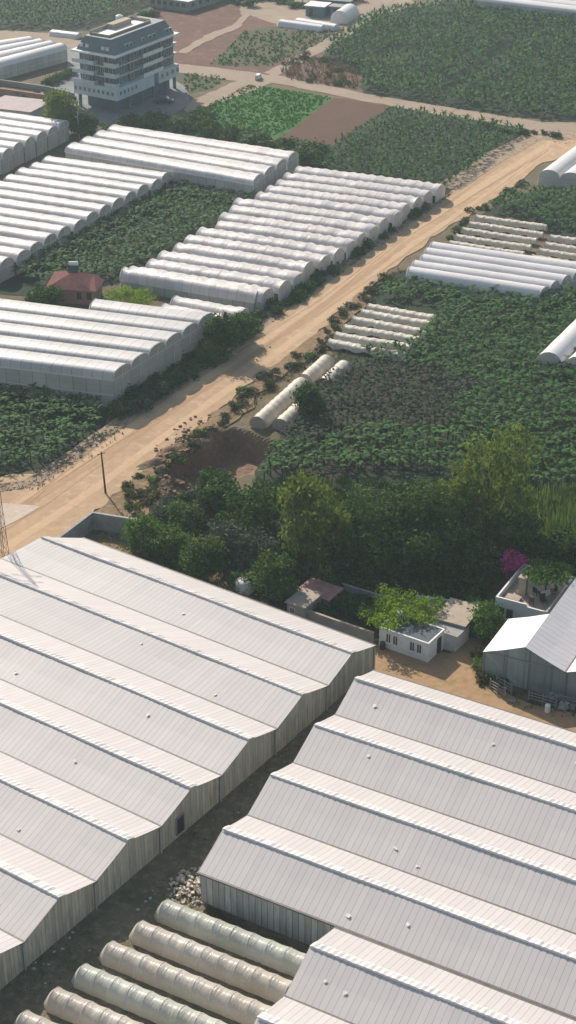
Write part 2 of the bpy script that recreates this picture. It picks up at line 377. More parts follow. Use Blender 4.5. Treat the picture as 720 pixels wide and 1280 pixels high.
M['bank'] = m_soil('dry_bank_earth', (.30, .20, .115), (.19, .14, .07), (.36, .22, .13), .22, 1.3, .8)
sheet('dry_bank', [(110, 652), (150, 612), (200, 572), (245, 535), (300, 492), (350, 452), (408, 408), (452, 366), (470, 366), (440, 400), (400, 440), (330, 486), (300, 528), (262, 540), (205, 585), (200, 612), (260, 622), (240, 650), (190, 655)], M['bank'], jit=.8, label='dry orange brown bank along the near side of the dirt road')
sheet('dry_bank', [(90, 672), (150, 700), (300, 760), (320, 752), (200, 700), (130, 672)], M['bank'], jit=.5, label='dry grassy strip behind the left greenhouse')
# ------------------------------------------------------------------ big gabled greenhouses
def gable_house(name, label, fars, VL, VR, g, rise, mat, wallR=None, wallL=None, side_near=None, side_far=None, vent=True, over=.25, group=None, plinth=0.0, sidewall_mat=None):
    """VL / VR: eave and valley points at both ends, from the far side to the near side"""
    base = lerp(lerp(VL[0], VR[0], .5), lerp(VL[-1], VR[-1], .5), .5)
    root = empty(name, base); tag(root, label, 'greenhouse', group)
    n = len(VL)-1; uo = 0
    for i in range(n):
        a0, b0, a1, b1 = VL[i], VR[i], VL[i+1], VR[i+1]
        d = (b0-a0)/np.linalg.norm(b0-a0)
        a0 = a0-d*over; a1 = a1-d*over; b0 = b0+d*over; b1 = b1+d*over
        ra, rb = (a0+a1)/2, (b0+b1)/2; Lg = np.linalg.norm(rb-ra); sl = math.hypot(np.linalg.norm(a1-a0)/2, rise)
        mb = MB(); k = max(2, int(Lg/4))
        zr = rise+rnd.uniform(-.05, .05); wob = [rnd.uniform(-.035, .035) for _ in range(k+1)]
        def row(p, q, z, ww): return [tuple(lerp(p, q, t/k))+(z+ww*wob[t],) for t in range(k+1)]
        far = [row(a0, b0, g, 0), row(lerp(a0, ra, .5), lerp(b0, rb, .5), g+zr/2-.03, 1), row(ra, rb, g+zr, 1)]
        near = [row(ra, rb, g+zr, 1), row(lerp(ra, a1, .5), lerp(rb, b1, .5), g+zr/2-.03, 1), row(a1, b1, g, 0)]
        for rows, vo in ((far, 0), (near, 40)):
            UV = [[(t/k*Lg+i*.37, vo+s*sl/2) for t in range(k+1)] for s in range(3)]
            mb.grid(rows, 0, UV)
        sp = mb.build('roof_span', mat, root)
        if vent:
            vb = MB(); m = int(Lg/.28); wv = .95/(np.linalg.norm(a1-a0)/2)
            P = [[], [], [], []]
            gaps = [rnd.uniform(.1, .9) for _ in range(2)]
            for t in range(m+1):
                s = t/m; c = lerp(ra, rb, s); e = lerp(a0, b0, s); bb = .06 if t % 2 else 0
                bb += rnd.uniform(-.02, .03)
                nr = lerp(a1, b1, s)
                P[0].append(tuple(c+(nr-c)*.03)+(g+zr-.03,)); P[1].append(tuple(c+(nr-c)*.022)+(g+zr+.12+bb*.8,))
                P[2].append(tuple(lerp(c, e, wv*.5))+(g+zr*(1-wv*.5)+.11+bb*1.3,)); P[3].append(tuple(lerp(c, e, wv))+(g+zr*(1-wv)+.06+bb,))
            UV = [[(t/m*Lg, r_) for t in range(m+1)] for r_ in range(4)]
            vb.grid(P, 0, UV); vb.build('ridge_vent', M['vent'], sp)
    for i in range(n+1):
        if np.linalg.norm(VR[i]-VL[i]) < 1: continue
        d = VR[i]-VL[i]; L_ = np.linalg.norm(d); fr = Fr(VL[i], math.atan2(d[1], d[0]))
        mb = MB(); mb.box(fr, -.3, L_+.3, -.11, .11, g-.12, g+.035); mb.build('gutter', M['gutter'], root)
    def endwall(V, nm_, mt):
        mb = MB(); acc = 0
        for i in range(n):
            w = np.linalg.norm(V[i+1]-V[i]); mid = (V[i]+V[i+1])/2
            for (p, zp, q, zq) in ((V[i], g, mid, g+rise-.1), (mid, g+rise-.1, V[i+1], g)):
                mb.face([(*p, 0), (*q, 0), (*q, zq-.04), (*p, zp-.04)], 0, [(acc, 0), (acc+w/2, 0), (acc+w/2, zq), (acc, zp)]); acc += w/2
        mb.build(nm_, mt, root)
    if wallR: endwall(VR, 'end_wall', wallR)
    if wallL: endwall(VL, 'end_wall', wallL)
    def sidewall(p, q, mt):
        L_ = np.linalg.norm(q-p); mb = MB(); mb.face([(*p, 0), (*q, 0), (*q, g-.1), (*p, g-.1)], 0, [(0, 0), (L_, 0), (L_, g), (0, g)])
        mb.build('side_wall', mt, root)
    if side_near: sidewall(VL[-1], VR[-1], side_near)
    if side_far: sidewall(VL[0], VR[0], side_far)
    return root

# left house
r1 = unit(R(-34.9)); b1 = unit(R(-124.6))
o = G(467, 806, 3.2)
VRt = [o+b1*8.93*i for i in range(10)]
VLt = []
left0 = G(103, 675, 3.2)
for i in range(10):
    L_ = np.dot(o-left0, r1)+i*5.4 if i < 2 else 55+ (i-1)*1.5
    VLt.append(VRt[i]-r1*L_)
VLt[1] = G(3, 699, 3.2)
for i in range(2, 10): VLt[i] = VLt[1]+b1*8.93*(i-1)-r1*9*(1 if i > 1 else 0)
GHL = gable_house('gabled_greenhouse', 'huge greenhouse of pinkish white ridged roofs with weathered end wall, filling the lower left', 1, VLt, VRt, 3.2, 1.45, M['roofpanel'], M['plank'], M['plank2'], M['plank2'], M['plank2'])
# door and window openings in its end wall
for (i, t, w_, z0, z1, nme) in ((3, .62, 1.0, .5, 2.3, 'door'),):
    c = lerp(VRt[i], VRt[i+1], t); fr = Fr(c+r1*.02, R(-124.6)); mb = MB()
    mb.box(fr, 0, w_, -.03, .05, z0, z1, 0); d_ = mb.build(nme, M['dark'], GHL)
    mb = MB(); mb.box(fr, -.1, w_+.1, -.02, .12, z1, z1+.12); mb.box(fr, -.1, 0, -.02, .12, z0, z1); mb.box(fr, w_, w_+.1, -.02, .12, z0, z1); mb.build('frame', M['metal'], d_)
# corner posts under the valleys
for i in range(9):
    fr = Fr(VRt[i]+r1*.1, R(-34.9)); mb = MB(); mb.box(fr, -.06, .1, -.09, .09, 0, 3.2); mb.build('post', M['plank2'], GHL)
def patch_on(root, VL, VR, i, t, s, g, rise, nme='repair_patch', near=True):
    a, b = lerp(VL[i], VR[i], t), lerp(VL[i+1], VR[i+1], t); m_ = (a+b)/2
    d = (VR[i]-VL[i]); d = d/np.linalg.norm(d)
    e = b if near else a; c = lerp(m_, e, s); z = g+rise*(1-s)
    n_ = (e-m_)/np.linalg.norm(e-m_); mb = MB(); P = []
    sl = rise/np.linalg.norm(e-m_)
    for k in range(7):
        an = k*2*math.pi/7; rr = rnd.uniform(.08, .24); q = c+d*math.cos(an)*rr*1.2+n_*math.sin(an)*rr
        P.append((q[0], q[1], z-sl*math.sin(an)*rr+.04+rnd.uniform(0, .04)))
    mb.face(P if Vector(P[1]).__sub__(Vector(P[0])).cross(Vector(P[2])-Vector(P[0])).z > 0 else P[::-1]); mb.build(nme, M['white'], root)
for (i, t, s) in ((0, .55, .6), (1, .62, .3), (2, .80, .4), (2, .5, .7), (3, .78, .5), (4, .82, .75), (4, .65, .4), (5, .85, .3), (1, .85, .8), (5, .92, .6), (3, .6, .85)):
    patch_on(GHL, VLt, VRt, i, t, s, 3.2, 1.45)
# right house
o2 = G(469.3, 838.8, 3.2); r2 = unit(R(-29.6)); b2 = unit(R(-117.8))
VL2 = [o2+b2*8.75*i for i in range(5)]
VR2 = [p+r2*62 for p in VL2]
GHR = gable_house('gabled_greenhouse', 'large greenhouse of wide grey white ridged roofs at the lower right, with grey corrugated side', 1, VL2, VR2, 3.2, 1.6, M['roofpanel'], M['plank2'], M['plank2'], M['plank2'], M['plank2'])
st = G(422, 1160, 3.2); VL3 = [st+b2*8.75*i for i in range(4)]; off3 = float(np.dot(VL3[0]-VL2[4], r2))
VL3[0] = VL2[4]+r2*off3-b2*0.0
VL3 = [VL3[0]+b2*(8.75*i)+b2*.26 for i in range(4)]; VR3 = [p+r2*45 for p in VL3]
GHR2 = gable_house('gabled_greenhouse', 'lower ridged greenhouse wing at the bottom edge, just right of the small hoop tunnels', 1, VL3, VR3, 3.2, 1.6, M['roofpanel'], M['plank2'], M['plank2'])
for (i, t, s) in ((0, .25, .5), (0, .38, .35), (1, .45, .5), (2, .22, .6), (2, .26, .8), (3, .3, .5), (3, .22, .75), (1, .1, .3), (2, .5, .4), (0, .05, .5)):
    patch_on(GHR, VL2, VR2, i, t, s, 3.2, 1.6)
for (i, t, s) in ((0, .05, .5), (0, .09, .55)): patch_on(GHR2, VL3, VR3, i, t, s, 3.2, 1.6)

# greenhouse on the right beside the terrace house
fa = R(62.5); fu = R(-25.4); gb = unit(fa); gu = unit(fu); c0 = G(605, 813, 3.4)
RG = empty('gabled_greenhouse', c0+gu*8); tag(RG, 'white roofed greenhouse with shaded net front, beside the house with the roof terrace', 'greenhouse')
def slope(p, q, zp, zq, L0, L1, mt, uo=0):
    mb = MB(); k = max(2, int(L1/3)); rows = []
    for s in (0, .5, 1):
        rows.append([tuple(lerp(p, q, s)+gb*(lerp(L0, L1, t/k)))+(lerp(zp, zq, s)-.05*(s == .5)+rnd.uniform(-.02, .02)*(s == .5),) for t in range(k+1)])
    mb.grid(rows, 0, [[(t/k*(L1-L0), uo+s*3) for t in range(k+1)] for s in range(3)]); return mb.build('roof_span', mt, RG)
W_ = 8.8; rz = 5.2
for i in range(4):
    p = c0+gu*W_*i; m_ = p+gu*W_/2; q = p+gu*W_
    slope(p, m_, 3.4, rz, -.3, 6.9 if i == 0 else 30, M['whitetarp']); slope(m_, q, rz, 3.4, -.3, 30, M['roofpanel_far'], 40)
    mb = MB(); mb.face([(*p, 0), (*q, 0), (*q, 3.35), (*m_, rz-.06), (*p, 3.35)], 0, [(0, 0), (W_, 0), (W_, 3.4), (W_/2, rz), (0, 3.4)]); mb.build('front_wall', M['netwall'], RG)
    mb = MB(); fr = Fr(p-gb*.06, fu)
    mb.box(fr, 0, W_, -.05, .04, 3.3, 3.4); 
    for k in range(4): mb.box(fr, k*W_/4-.05, k*W_/4+.05, -.07, .03, 0, 3.3 if k == 0 else (4.2 if k != 2 else 5.0))
    mb.build('frame', M['metal'], RG)
    mb = MB(); fr2 = Fr(q, fa); mb.box(fr2, -.3, 30, -.1, .1, 3.3, 3.44); mb.build('gutter', M['gutter'], RG)
mb = MB(); mb.face([(*c0, 0), (*(c0+gb*6.9), 0), (*(c0+gb*6.9), 3.3), (*c0, 3.3)], 0, [(0, 0), (7, 0), (7, 3.4), (0, 3.4)]); mb.build('side_wall', M['plank'], RG)

# ------------------------------------------------------------------ arched multi-span tunnels
def arch_block(name, label, FL, FRt, NL, NR, n, g, rise, mat, wall, ruffle=.05, seg=1.1, endstag=0.0, group=None, na=8, ends='both', hbar=True, stag_list=None, side=True, arch_pow=.9, endmat=None):
    """four corner points of the ground plan (outer edges) and n arches between them"""
    base = (FL+FRt+NL+NR)/4; root = empty(name, base); tag(root, label, 'greenhouse', group)
    d = (FRt-FL)/np.linalg.norm(FRt-FL)
    for i in range(n):
        s0, s1 = i/n, (i+1)/n; el, er = rnd.uniform(-endstag, endstag), rnd.uniform(-endstag, endstag)
        if stag_list and i in stag_list: el += stag_list[i][0]; er += stag_list[i][1]
        l0, l1 = lerp(FL, NL, s0)+d*el, lerp(FL, NL, s1)+d*el
        r0, r1_ = lerp(FRt, NR, s0)+d*er, lerp(FRt, NR, s1)+d*er
        Lg = np.linalg.norm(r0-l0); k = max(3, int(Lg/seg)); w = np.linalg.norm(l1-l0)
        mb = MB(); P, UV = [], []; hi = rnd.uniform(.94, 1.06)
        for t in range(k+1):
            s = t/k; a, b = lerp(l0, r0, s), lerp(l1, r1_, s); row, uvr = [], []
            sag = (ruffle if t % 2 else 0)+rnd.uniform(0, ruffle)
            if t > k-6 or t < 3: sag *= 1.5
            for j in range(na+1):
                th = math.pi*j/na
                x = .5-.5*math.cos(th)*(1-sag*.4); z = g+rise*hi*(max(0, math.sin(th))**arch_pow)*(1-sag)
                row.append((*lerp(a, b, x), z)); uvr.append((s*Lg+i*.6, j*w/na*1.2))
            P.append(row); UV.append(uvr)
        mb.grid(P, 0, UV); sp = mb.build('roof_span', mat, root, True)
        for (row, e, sg) in ((P[0], 'left', -1), (P[-1], 'right', 1)):
            a, b = row[0], row[-1]; mb = MB(); ctr = ((a[0]+b[0])/2, (a[1]+b[1])/2)
            pts = [(a[0], a[1], 0)]+[q for q in row]+[(b[0], b[1], 0)]
            pts = [(q[0]-d[0]*.05*sg, q[1]-d[1]*.05*sg, q[2]) for q in pts]
            mb.face(pts, 0, [((q[0]-a[0])*unit(R(-115))[0]+(q[1]-a[1])*unit(R(-115))[1], q[2]) for q in pts])
            mb.build('end_panel', endmat or wall, root)
            if hbar and rise > .9:
                mb = MB(); pa = Vector((a[0]+d[0]*.04*sg, a[1]+d[1]*.04*sg, g)); pb = Vector((b[0]+d[0]*.04*sg, b[1]+d[1]*.04*sg, g))
                mb.tube([pa, pb], .05, 4); mid = (pa+pb)/2
                mb.tube([Vector((mid.x, mid.y, 0)), Vector((mid.x, mid.y, g+rise*.9))], .05, 4)
                mb.tube([Vector((q[0]+d[0]*.05*sg, q[1]+d[1]*.05*sg, q[2]+.02)) for q in row], .07, 4)
                mb.build('end_frame', M['hoop'], root)
    if side:
        for (p, q, e) in ((FL, FRt, 0), (NL, NR, n-1)):
            p, q = (p+d*stag_list[e][0], q+d*stag_list[e][1]) if stag_list and e in stag_list else (p, q)
            L_ = np.linalg.norm(q-p); mb = MB()
            mb.face([(*p, 0), (*q, 0), (*q, g), (*p, g)], 0, [(0, 0), (L_, 0), (L_, g), (0, g)]); mb.build('side_wall', wall, root)
            if g > 1.5:
                mb = MB(); fr = Fr(p, math.atan2((q-p)[1], (q-p)[0])); mb.box(fr, 0, L_, -.08, .08, g-.1, g+.06)
                mb.box(fr, 0, L_, -.05, .07, g*.45, g*.45+.1); mb.build('rail', M['hoop'], root)
    return root
def corners(fl, fr_, nl, nr, hp, n):
    """peaks of first and last arch at both ends -> outer edges"""
    a, b, c, d = G(*fl, hp), G(*fr_, hp), G(*nl, hp), G(*nr, hp)
    hl = (c-a)/(n-1)/2; hr = (d-b)/(n-1)/2
    return a-hl, b-hr, c+hl, d+hr
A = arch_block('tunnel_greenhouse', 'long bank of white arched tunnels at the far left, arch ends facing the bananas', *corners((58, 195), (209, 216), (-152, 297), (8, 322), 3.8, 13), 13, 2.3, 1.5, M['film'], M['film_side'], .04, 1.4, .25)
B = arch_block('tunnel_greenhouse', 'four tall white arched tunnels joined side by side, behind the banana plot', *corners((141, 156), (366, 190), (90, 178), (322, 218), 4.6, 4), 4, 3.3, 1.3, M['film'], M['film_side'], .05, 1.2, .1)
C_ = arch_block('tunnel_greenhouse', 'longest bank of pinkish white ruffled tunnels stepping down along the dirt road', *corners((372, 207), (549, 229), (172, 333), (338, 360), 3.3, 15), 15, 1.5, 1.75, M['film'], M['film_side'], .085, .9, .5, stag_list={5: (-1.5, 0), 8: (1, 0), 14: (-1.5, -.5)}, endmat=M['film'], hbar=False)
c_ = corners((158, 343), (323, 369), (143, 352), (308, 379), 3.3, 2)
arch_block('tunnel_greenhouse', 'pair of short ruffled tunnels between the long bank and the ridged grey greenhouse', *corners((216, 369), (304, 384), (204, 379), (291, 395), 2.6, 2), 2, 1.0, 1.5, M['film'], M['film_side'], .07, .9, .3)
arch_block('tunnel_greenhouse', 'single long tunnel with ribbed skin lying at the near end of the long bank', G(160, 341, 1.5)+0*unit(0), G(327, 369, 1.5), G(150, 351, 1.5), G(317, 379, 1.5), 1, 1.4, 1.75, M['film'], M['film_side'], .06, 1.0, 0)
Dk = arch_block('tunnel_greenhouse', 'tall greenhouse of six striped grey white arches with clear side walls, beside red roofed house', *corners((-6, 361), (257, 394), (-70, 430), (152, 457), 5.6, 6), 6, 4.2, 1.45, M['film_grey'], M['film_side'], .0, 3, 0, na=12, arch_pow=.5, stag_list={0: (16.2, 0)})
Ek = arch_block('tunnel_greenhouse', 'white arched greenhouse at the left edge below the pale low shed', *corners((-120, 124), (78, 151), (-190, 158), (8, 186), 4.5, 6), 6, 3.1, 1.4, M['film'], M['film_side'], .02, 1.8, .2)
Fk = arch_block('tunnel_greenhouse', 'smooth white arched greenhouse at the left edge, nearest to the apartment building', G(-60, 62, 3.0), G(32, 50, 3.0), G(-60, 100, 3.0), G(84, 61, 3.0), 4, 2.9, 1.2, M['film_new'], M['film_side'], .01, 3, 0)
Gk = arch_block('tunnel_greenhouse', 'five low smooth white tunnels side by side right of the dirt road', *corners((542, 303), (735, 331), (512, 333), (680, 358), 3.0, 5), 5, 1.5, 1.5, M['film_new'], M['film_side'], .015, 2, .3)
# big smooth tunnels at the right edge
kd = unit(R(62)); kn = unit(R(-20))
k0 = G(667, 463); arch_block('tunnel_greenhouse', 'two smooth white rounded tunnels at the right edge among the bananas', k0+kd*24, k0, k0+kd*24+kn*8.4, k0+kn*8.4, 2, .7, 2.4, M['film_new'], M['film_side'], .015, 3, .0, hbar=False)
k1 = G(672, 231); arch_block('tunnel_greenhouse', 'smooth grey white arches at the upper right edge beside the dirt road', k1+kd*40, k1, k1+kd*40+kn*16.5, k1+kn*16.5, 4, 1.5, 1.6, M['film_new'], M['film_side'], .01, 4, .0, hbar=False)

# ------------------------------------------------------------------ small single tunnels
def tunnel(name, label, a, b, w, h, mat, group=None, sag=.06, seg=.7, ragged=0.0, hoops=0, na=9, openR=False, pinchL=True, cat='tunnel', wander=0.0, endmat=None):
    a, b = np.array(a), np.array(b); d = (b-a)/np.linalg.norm(b-a); n_ = np.array([-d[1], d[0]]); L_ = np.linalg.norm(b-a)
    root = empty(name, (a+b)/2); tag(root, label, cat, group)
    k = max(4, int(L_/seg)); P, UV = [], []; per = L_/max(1, hoops) if hoops else 1.5
    ph = rnd.uniform(0, 6)
    for t in range(k+1):
        s = t/k; c = lerp(a, b, s)+n_*wander*math.sin(s*5+ph)*.5; x_ = s*L_
        q = math.sin(math.pi*(x_/per % 1.0))**2
        sc = 1-sag*q-rnd.uniform(0, sag*(.4 if not hoops else .12))
        lo = ragged*(.5+.5*math.sin(x_*1.9+ph)+rnd.uniform(-.3, .3)); lo = max(0, lo); row, uvr = [], []
        ext = 0
        for j in range(na+1):
            th = lo+(math.pi-2*lo)*j/na
            row.append((*(c+n_*math.cos(th)*w/2*sc), h*(math.sin(th)**.75 if math.sin(th) > 0 else 0)*sc+.02)); uvr.append((x_, j*w/na*1.4))
        P.append(row); UV.append(uvr)
    mb = MB(); mb.grid(P, 0, UV); cov = mb.build('cover', mat, root, True)
    for (row, sg, op) in ((P[0], -1, False), (P[-1], 1, openR)):
        if op: continue
        mb = MB(); c = Vector(row[0]).lerp(Vector(row[-1]), .5); o_ = .75 if (sg < 0 and pinchL) else .12
        mid = [(lerp(q[0], c.x, .12)+d[0]*sg*o_*.35, lerp(q[1], c.y, .12)+d[1]*sg*o_*.35, q[2]*.86) for q in row]
        low = [(lerp(q[0], c.x, .45)+d[0]*sg*o_, lerp(q[1], c.y, .45)+d[1]*sg*o_, q[2]*.25) for q in row]
        mb.grid([row, mid, low, [(c.x+d[0]*sg*o_, c.y+d[1]*sg*o_, .02)]*len(row)], 0, [[(i*.4, j*.4) for j in range(len(row))] for i in range(4)])
        mb.build('end_cover', endmat or mat, root, True)
    if hoops:
        for i in range(hoops+1):
            c = lerp(a, b, i/hoops)+n_*wander*math.sin(i/hoops*5+ph)*.5; mb = MB()
            mb.tube([(*(c+n_*math.cos(math.pi*j/10)*(w/2+.02)), h*math.sin(math.pi*j/10)**.75+.035) for j in range(11)], .019, 5)
            mb.build('hoop', M['hoop'], root)
    return root
# foreground: seven
dS = unit(R(-29.5)); s0 = G(203, 1125, 1.7); s1 = G(27, 1265, 1.7); stp = (s1-s0)/5
fg = [('film_greenish', 'shiny greenish film tunnel nearest the corrugated greenhouse side, topmost of the foreground row', 13.8),
      ('film_beige', 'beige film tunnel, second from the top of the foreground row', 14.6),
      ('film_beige', 'beige film tunnel, third from the top of the foreground row', 15.4),
      ('film_greenish', 'pale green film tunnel with weeds along it, fourth of the foreground row', 16),
      ('film_beige', 'beige film tunnel below the pale green one, fifth of the foreground row', 16),
      ('film_beige', 'beige film tunnel at the bottom left corner, sixth of the foreground row', 16),
      ('film_greenish', 'film tunnel cut by the bottom edge, last of the foreground row', 16)]
for i, (mt, lb, ln) in enumerate(fg):
    p = s0+stp*i+dS*rnd.uniform(-.2, .2)
    tunnel('hoop_tunnel', lb, p+dS*.15, p+dS*ln, 2.2, 1.6, M[mt], 'foreground hoop tunnels', .04, .26, .0, int(ln/1.55), 11, openR=True, cat='hoop tunnel')
    if i in (0, 3):
        pass
# small rows right of the road
dI = unit(R(-24.5))
def rows(pts, hh, lens, w, mt, label_fmt, group, sag=.1, ragged=.35, extra=None):
    names = ['topmost', 'second from the top', 'third from the top', 'fourth from the top', 'fifth from the top', 'lowest']
    for i, p in enumerate(pts):
        a = G(*p, hh); pos_ = names[i] if i < len(pts)-1 else 'lowest'
        tunnel('low_tunnel', label_fmt % pos_, a, a+dI*lens[i], w, hh*rnd.uniform(.92, 1.08), M[mt], group, sag, .5, ragged, 0, 8, cat='low tunnel', wander=.25, pinchL=False)
rows([(460, 379), (452, 387), (441, 396), (431, 405), (420, 415), (411, 423)], 1.3, [11.2, 12, 12.2, 12, 12, 12.4], 2.2, 'film_cream', 'low ragged cream tunnel in the block of six beside the road, %s', 'six low tunnels beside the road')
rows([(595, 268), (587, 276), (578, 284), (570, 292), (562, 300)], 1.3, [13, 13.4, 13.4, 13.4, 13.2], 1.9, 'film_cream', 'thin ragged film tunnel in the block above the smooth white tunnels, %s', 'thin tunnels above the smooth white ones')
rows([(688, 293), (682, 302), (674, 310), (665, 318)], 1.3, [15, 16, 17, 18], 1.9, 'film_cream', 'thin ragged film tunnel in the block at the right edge, %s', 'thin tunnels at the right edge')
# the four rolled covers beside the pit
dM = unit(R(65.3)); m1 = G(322, 529, .8); m2 = G(351, 531, .8)
tunnel('hoop_tunnel', 'crumpled beige tunnel section beside the road, lower left of its line', m1, m1+dM*14.5, 2.6, 1.8, M['film_cream'], None, .07, .5, .1, 0, 10, cat='hoop tunnel', pinchL=False, endmat=M['tanroof'])
tunnel('hoop_tunnel', 'crumpled beige tunnel section beside the road, upper right of its line', m1+dM*15.4, m1+dM*23.2, 2.5, 1.8, M['film_cream'], None, .07, .5, .1, 0, 10, cat='hoop tunnel', pinchL=False)
tunnel('hoop_tunnel', 'cream tunnel section beside the dark tree, its near end open over the pit', m2, m2+dM*11, 2.6, 1.7, M['film_cream'], None, .08, .5, .15, 0, 10, cat='hoop tunnel', pinchL=False, endmat=M['tanroof'])
tunnel('hoop_tunnel', 'short cream tunnel section behind the dark tree with brown open end', m2+dM*14.6, m2+dM*21.8, 2.6, 1.7, M['film_cream'], None, .08, .5, .15, 0, 10, cat='hoop tunnel', pinchL=False, endmat=M['tanroof'])
# far away
fl = [((351, 24), (404, 31), 1.6, 'longer pale plastic tunnel in the far lot'), ((372, 22), (421, 30), 1.6, 'second pale plastic tunnel in the far lot, right of the longer one'), ((65, 37), (99, 41), 1.3, 'short white plastic tunnel alone in front of the far left plantation')]
for a, b, h_, lb in fl: tunnel('low_tunnel', lb, G(*a, h_), G(*b, h_), 3, h_, M['film_new'], None, .04, 1.5, 0, 0, 7, cat='low tunnel')
tunnel('hoop_tunnel', 'small white domed tunnel beside the far huts', G(424, 24, 1), G(438, 15, 1), 5, 3.2, M['film_new'], None, .03, 1.5, 0, 0, 8, cat='hoop tunnel')

# ------------------------------------------------------------------ large far roof at the top right
q0, q1 = G(596, 0, 3), G(800, 25, 3); dd = (q1-q0)/np.linalg.norm(q1-q0); bb_ = np.array([-dd[1], dd[0]])
arch_block('tunnel_greenhouse', 'wide flat white greenhouse roof at the top right corner beyond the plantations', q0+bb_*45, q1+bb_*45, q0, q1, 9, 2.9, 1.0, M['film_new'], M['film_side'], .0, 6, 0, hbar=False)

# ------------------------------------------------------------------ windows helper
def window(parent, fr, u, z, w, h, side, face, frame='white', sill=False, d=.06):
    """face: v (or u) coordinate of the wall; side 'v-' wall facing -v, 'u-' facing -u, 'u+' facing +u, 'v+'"""
    def bx(mb, a, b, z0, z1, o0, o1):
        if side == 'v-': mb.box(fr, a, b, face-o1, face-o0, z0, z1)
        elif side == 'v+': mb.box(fr, a, b, face+o0, face+o1, z0, z1)
        elif side == 'u-': mb.box(fr, face-o1, face-o0, a, b, z0, z1)
        else: mb.box(fr, face+o0, face+o1, a, b, z0, z1)
    mb = MB(); t = .07
    bx(mb, u-t, u+w+t, z-t, z, -.02, d); bx(mb, u-t, u+w+t, z+h, z+h+t, -.02, d); bx(mb, u-t, u, z, z+h, -.02, d); bx(mb, u+w, u+w+t, z, z+h, -.02, d)
    bx(mb, u+w/2-.03, u+w/2+.03, z, z+h, -.02, d-.01)
    o = mb.build('window', M[frame], parent); mb = MB(); bx(mb, u, u+w, z, z+h, -.02, .025); mb.build('pane', M['glass'], o)
    if sill:
        mb = MB(); bx(mb, u-.15, u+w+.15, z-.16, z-t, -.02, .14); mb.build('sill', M['white'], o)

# ------------------------------------------------------------------ small white house
ha = R(-33.7); hA = G(474.4, 784.4, 2.4); frh = Fr(hA, ha)
HS = empty('small_house', frh.xy(3, 1.7)); tag(HS, 'small flat roofed white house with two pairs of dark windows, under the lime green tree', 'house')
mb = MB(); mb.box(frh, 0, 5.96, 0, 3.4, 0, 2.4); mb.build('wall', M['white'], HS)
mb = MB(); mb.box(frh, .12, 5.84, .12, 3.28, 2.39, 2.43); rf = mb.build('roof', M['roofmembrane'], HS)
mb = MB(); mb.box(frh, -.05, 6.01, -.05, .12, 2.4, 2.52); mb.box(frh, -.05, 6.01, 3.28, 3.45, 2.4, 2.52); mb.box(frh, -.05, .12, .12, 3.28, 2.4, 2.52); mb.box(frh, 5.84, 6.01, .12, 3.28, 2.4, 2.52); mb.build('parapet', M['white'], rf)
for u in (.9, 1.75, 3.8, 4.65): window(HS, frh, u, .95, .48, 1.05, 'v-', 0, 'white', True)
mb = MB(); mb.box(frh, 5.9, 6.02, 1.9, 2.75, .05, 2.0); dr = mb.build('door', M['dark'], HS)
mb = MB(); mb.box(frh, 6.02, 6.08, 2.6, 2.66, .95, 1.1); mb.build('handle', M['metal'], dr)
mb = MB(); mb.box(frh, 4.3, 7.4, 3.45, 6.3, 0, 1.9); mb.build('annex', M['whitedull'], HS)
mb = MB(); mb.box(frh, 4.2, 7.5, 3.46, 6.4, 1.9, 2.0); mb.build('annex_roof', M['concrete'], HS)
mb = MB(); mb.box(frh, -.4, .2, 3.5, 5.2, 0, 2.3); mb.box(frh, .2, 2.0, 3.5, 5.0, 0, 2.55); mb.build('back_room', M['tanroof'], HS)
# tan shed behind
frs = Fr(G(545, 772, 2.2), R(-28)); S1 = empty('shed', frs.xy(1.5, 2)); tag(S1, 'shed with tan screed roof right behind the small white house', 'shed')
mb = MB(); mb.box(frs, 0, 3.4, -.2, 4.2, 0, 2.2); mb.build('wall', M['whitedull'], S1)
mb = MB(); mb.box(frs, -.2, 3.6, -.4, 4.4, 2.2, 2.34); mb.build('roof', M['tanroof'], S1)
mb = MB(); mb.box(frs, 3.4, 3.46, 1.2, 2.1, .05, 1.9); mb.build('door', M['dark'], S1)
# shed at the end of the garden wall
frt = Fr(G(359, 752, 2.2), R(-33)); S2 = empty('shed', frt.xy(1, 2)); tag(S2, 'small grey concrete shed behind the left greenhouse, next to the dark tree', 'shed')
mb = MB(); mb.box(frt, 0, 2.2, 0, 3.4, 0, 2.1); mb.build('wall', M['concrete'], S2)
mb = MB(); mb.box(frt, -.2, 2.4, -.2, 3.6, 2.1, 2.24); mb.build('roof', M['tanroof'], S2)
window(S2, frt, .4, 1.0, .5, .6, 'v-', 0, 'whitedull')
frx = Fr(G(372, 738, 1.2), R(-33)); mb = MB(); mb.box(frx, 0, 4.0, 0, 3, 0, 1.2); mb.box(frx, -.15, 4.2, -.15, 3.15, 1.2, 1.3, 1)
tag(mb.build('low_platform', [M['concrete'], M['pinkwall']], base=(*frx.xy(2, 1.5), 0)), 'low reddish block behind the grey concrete shed', 'platform')

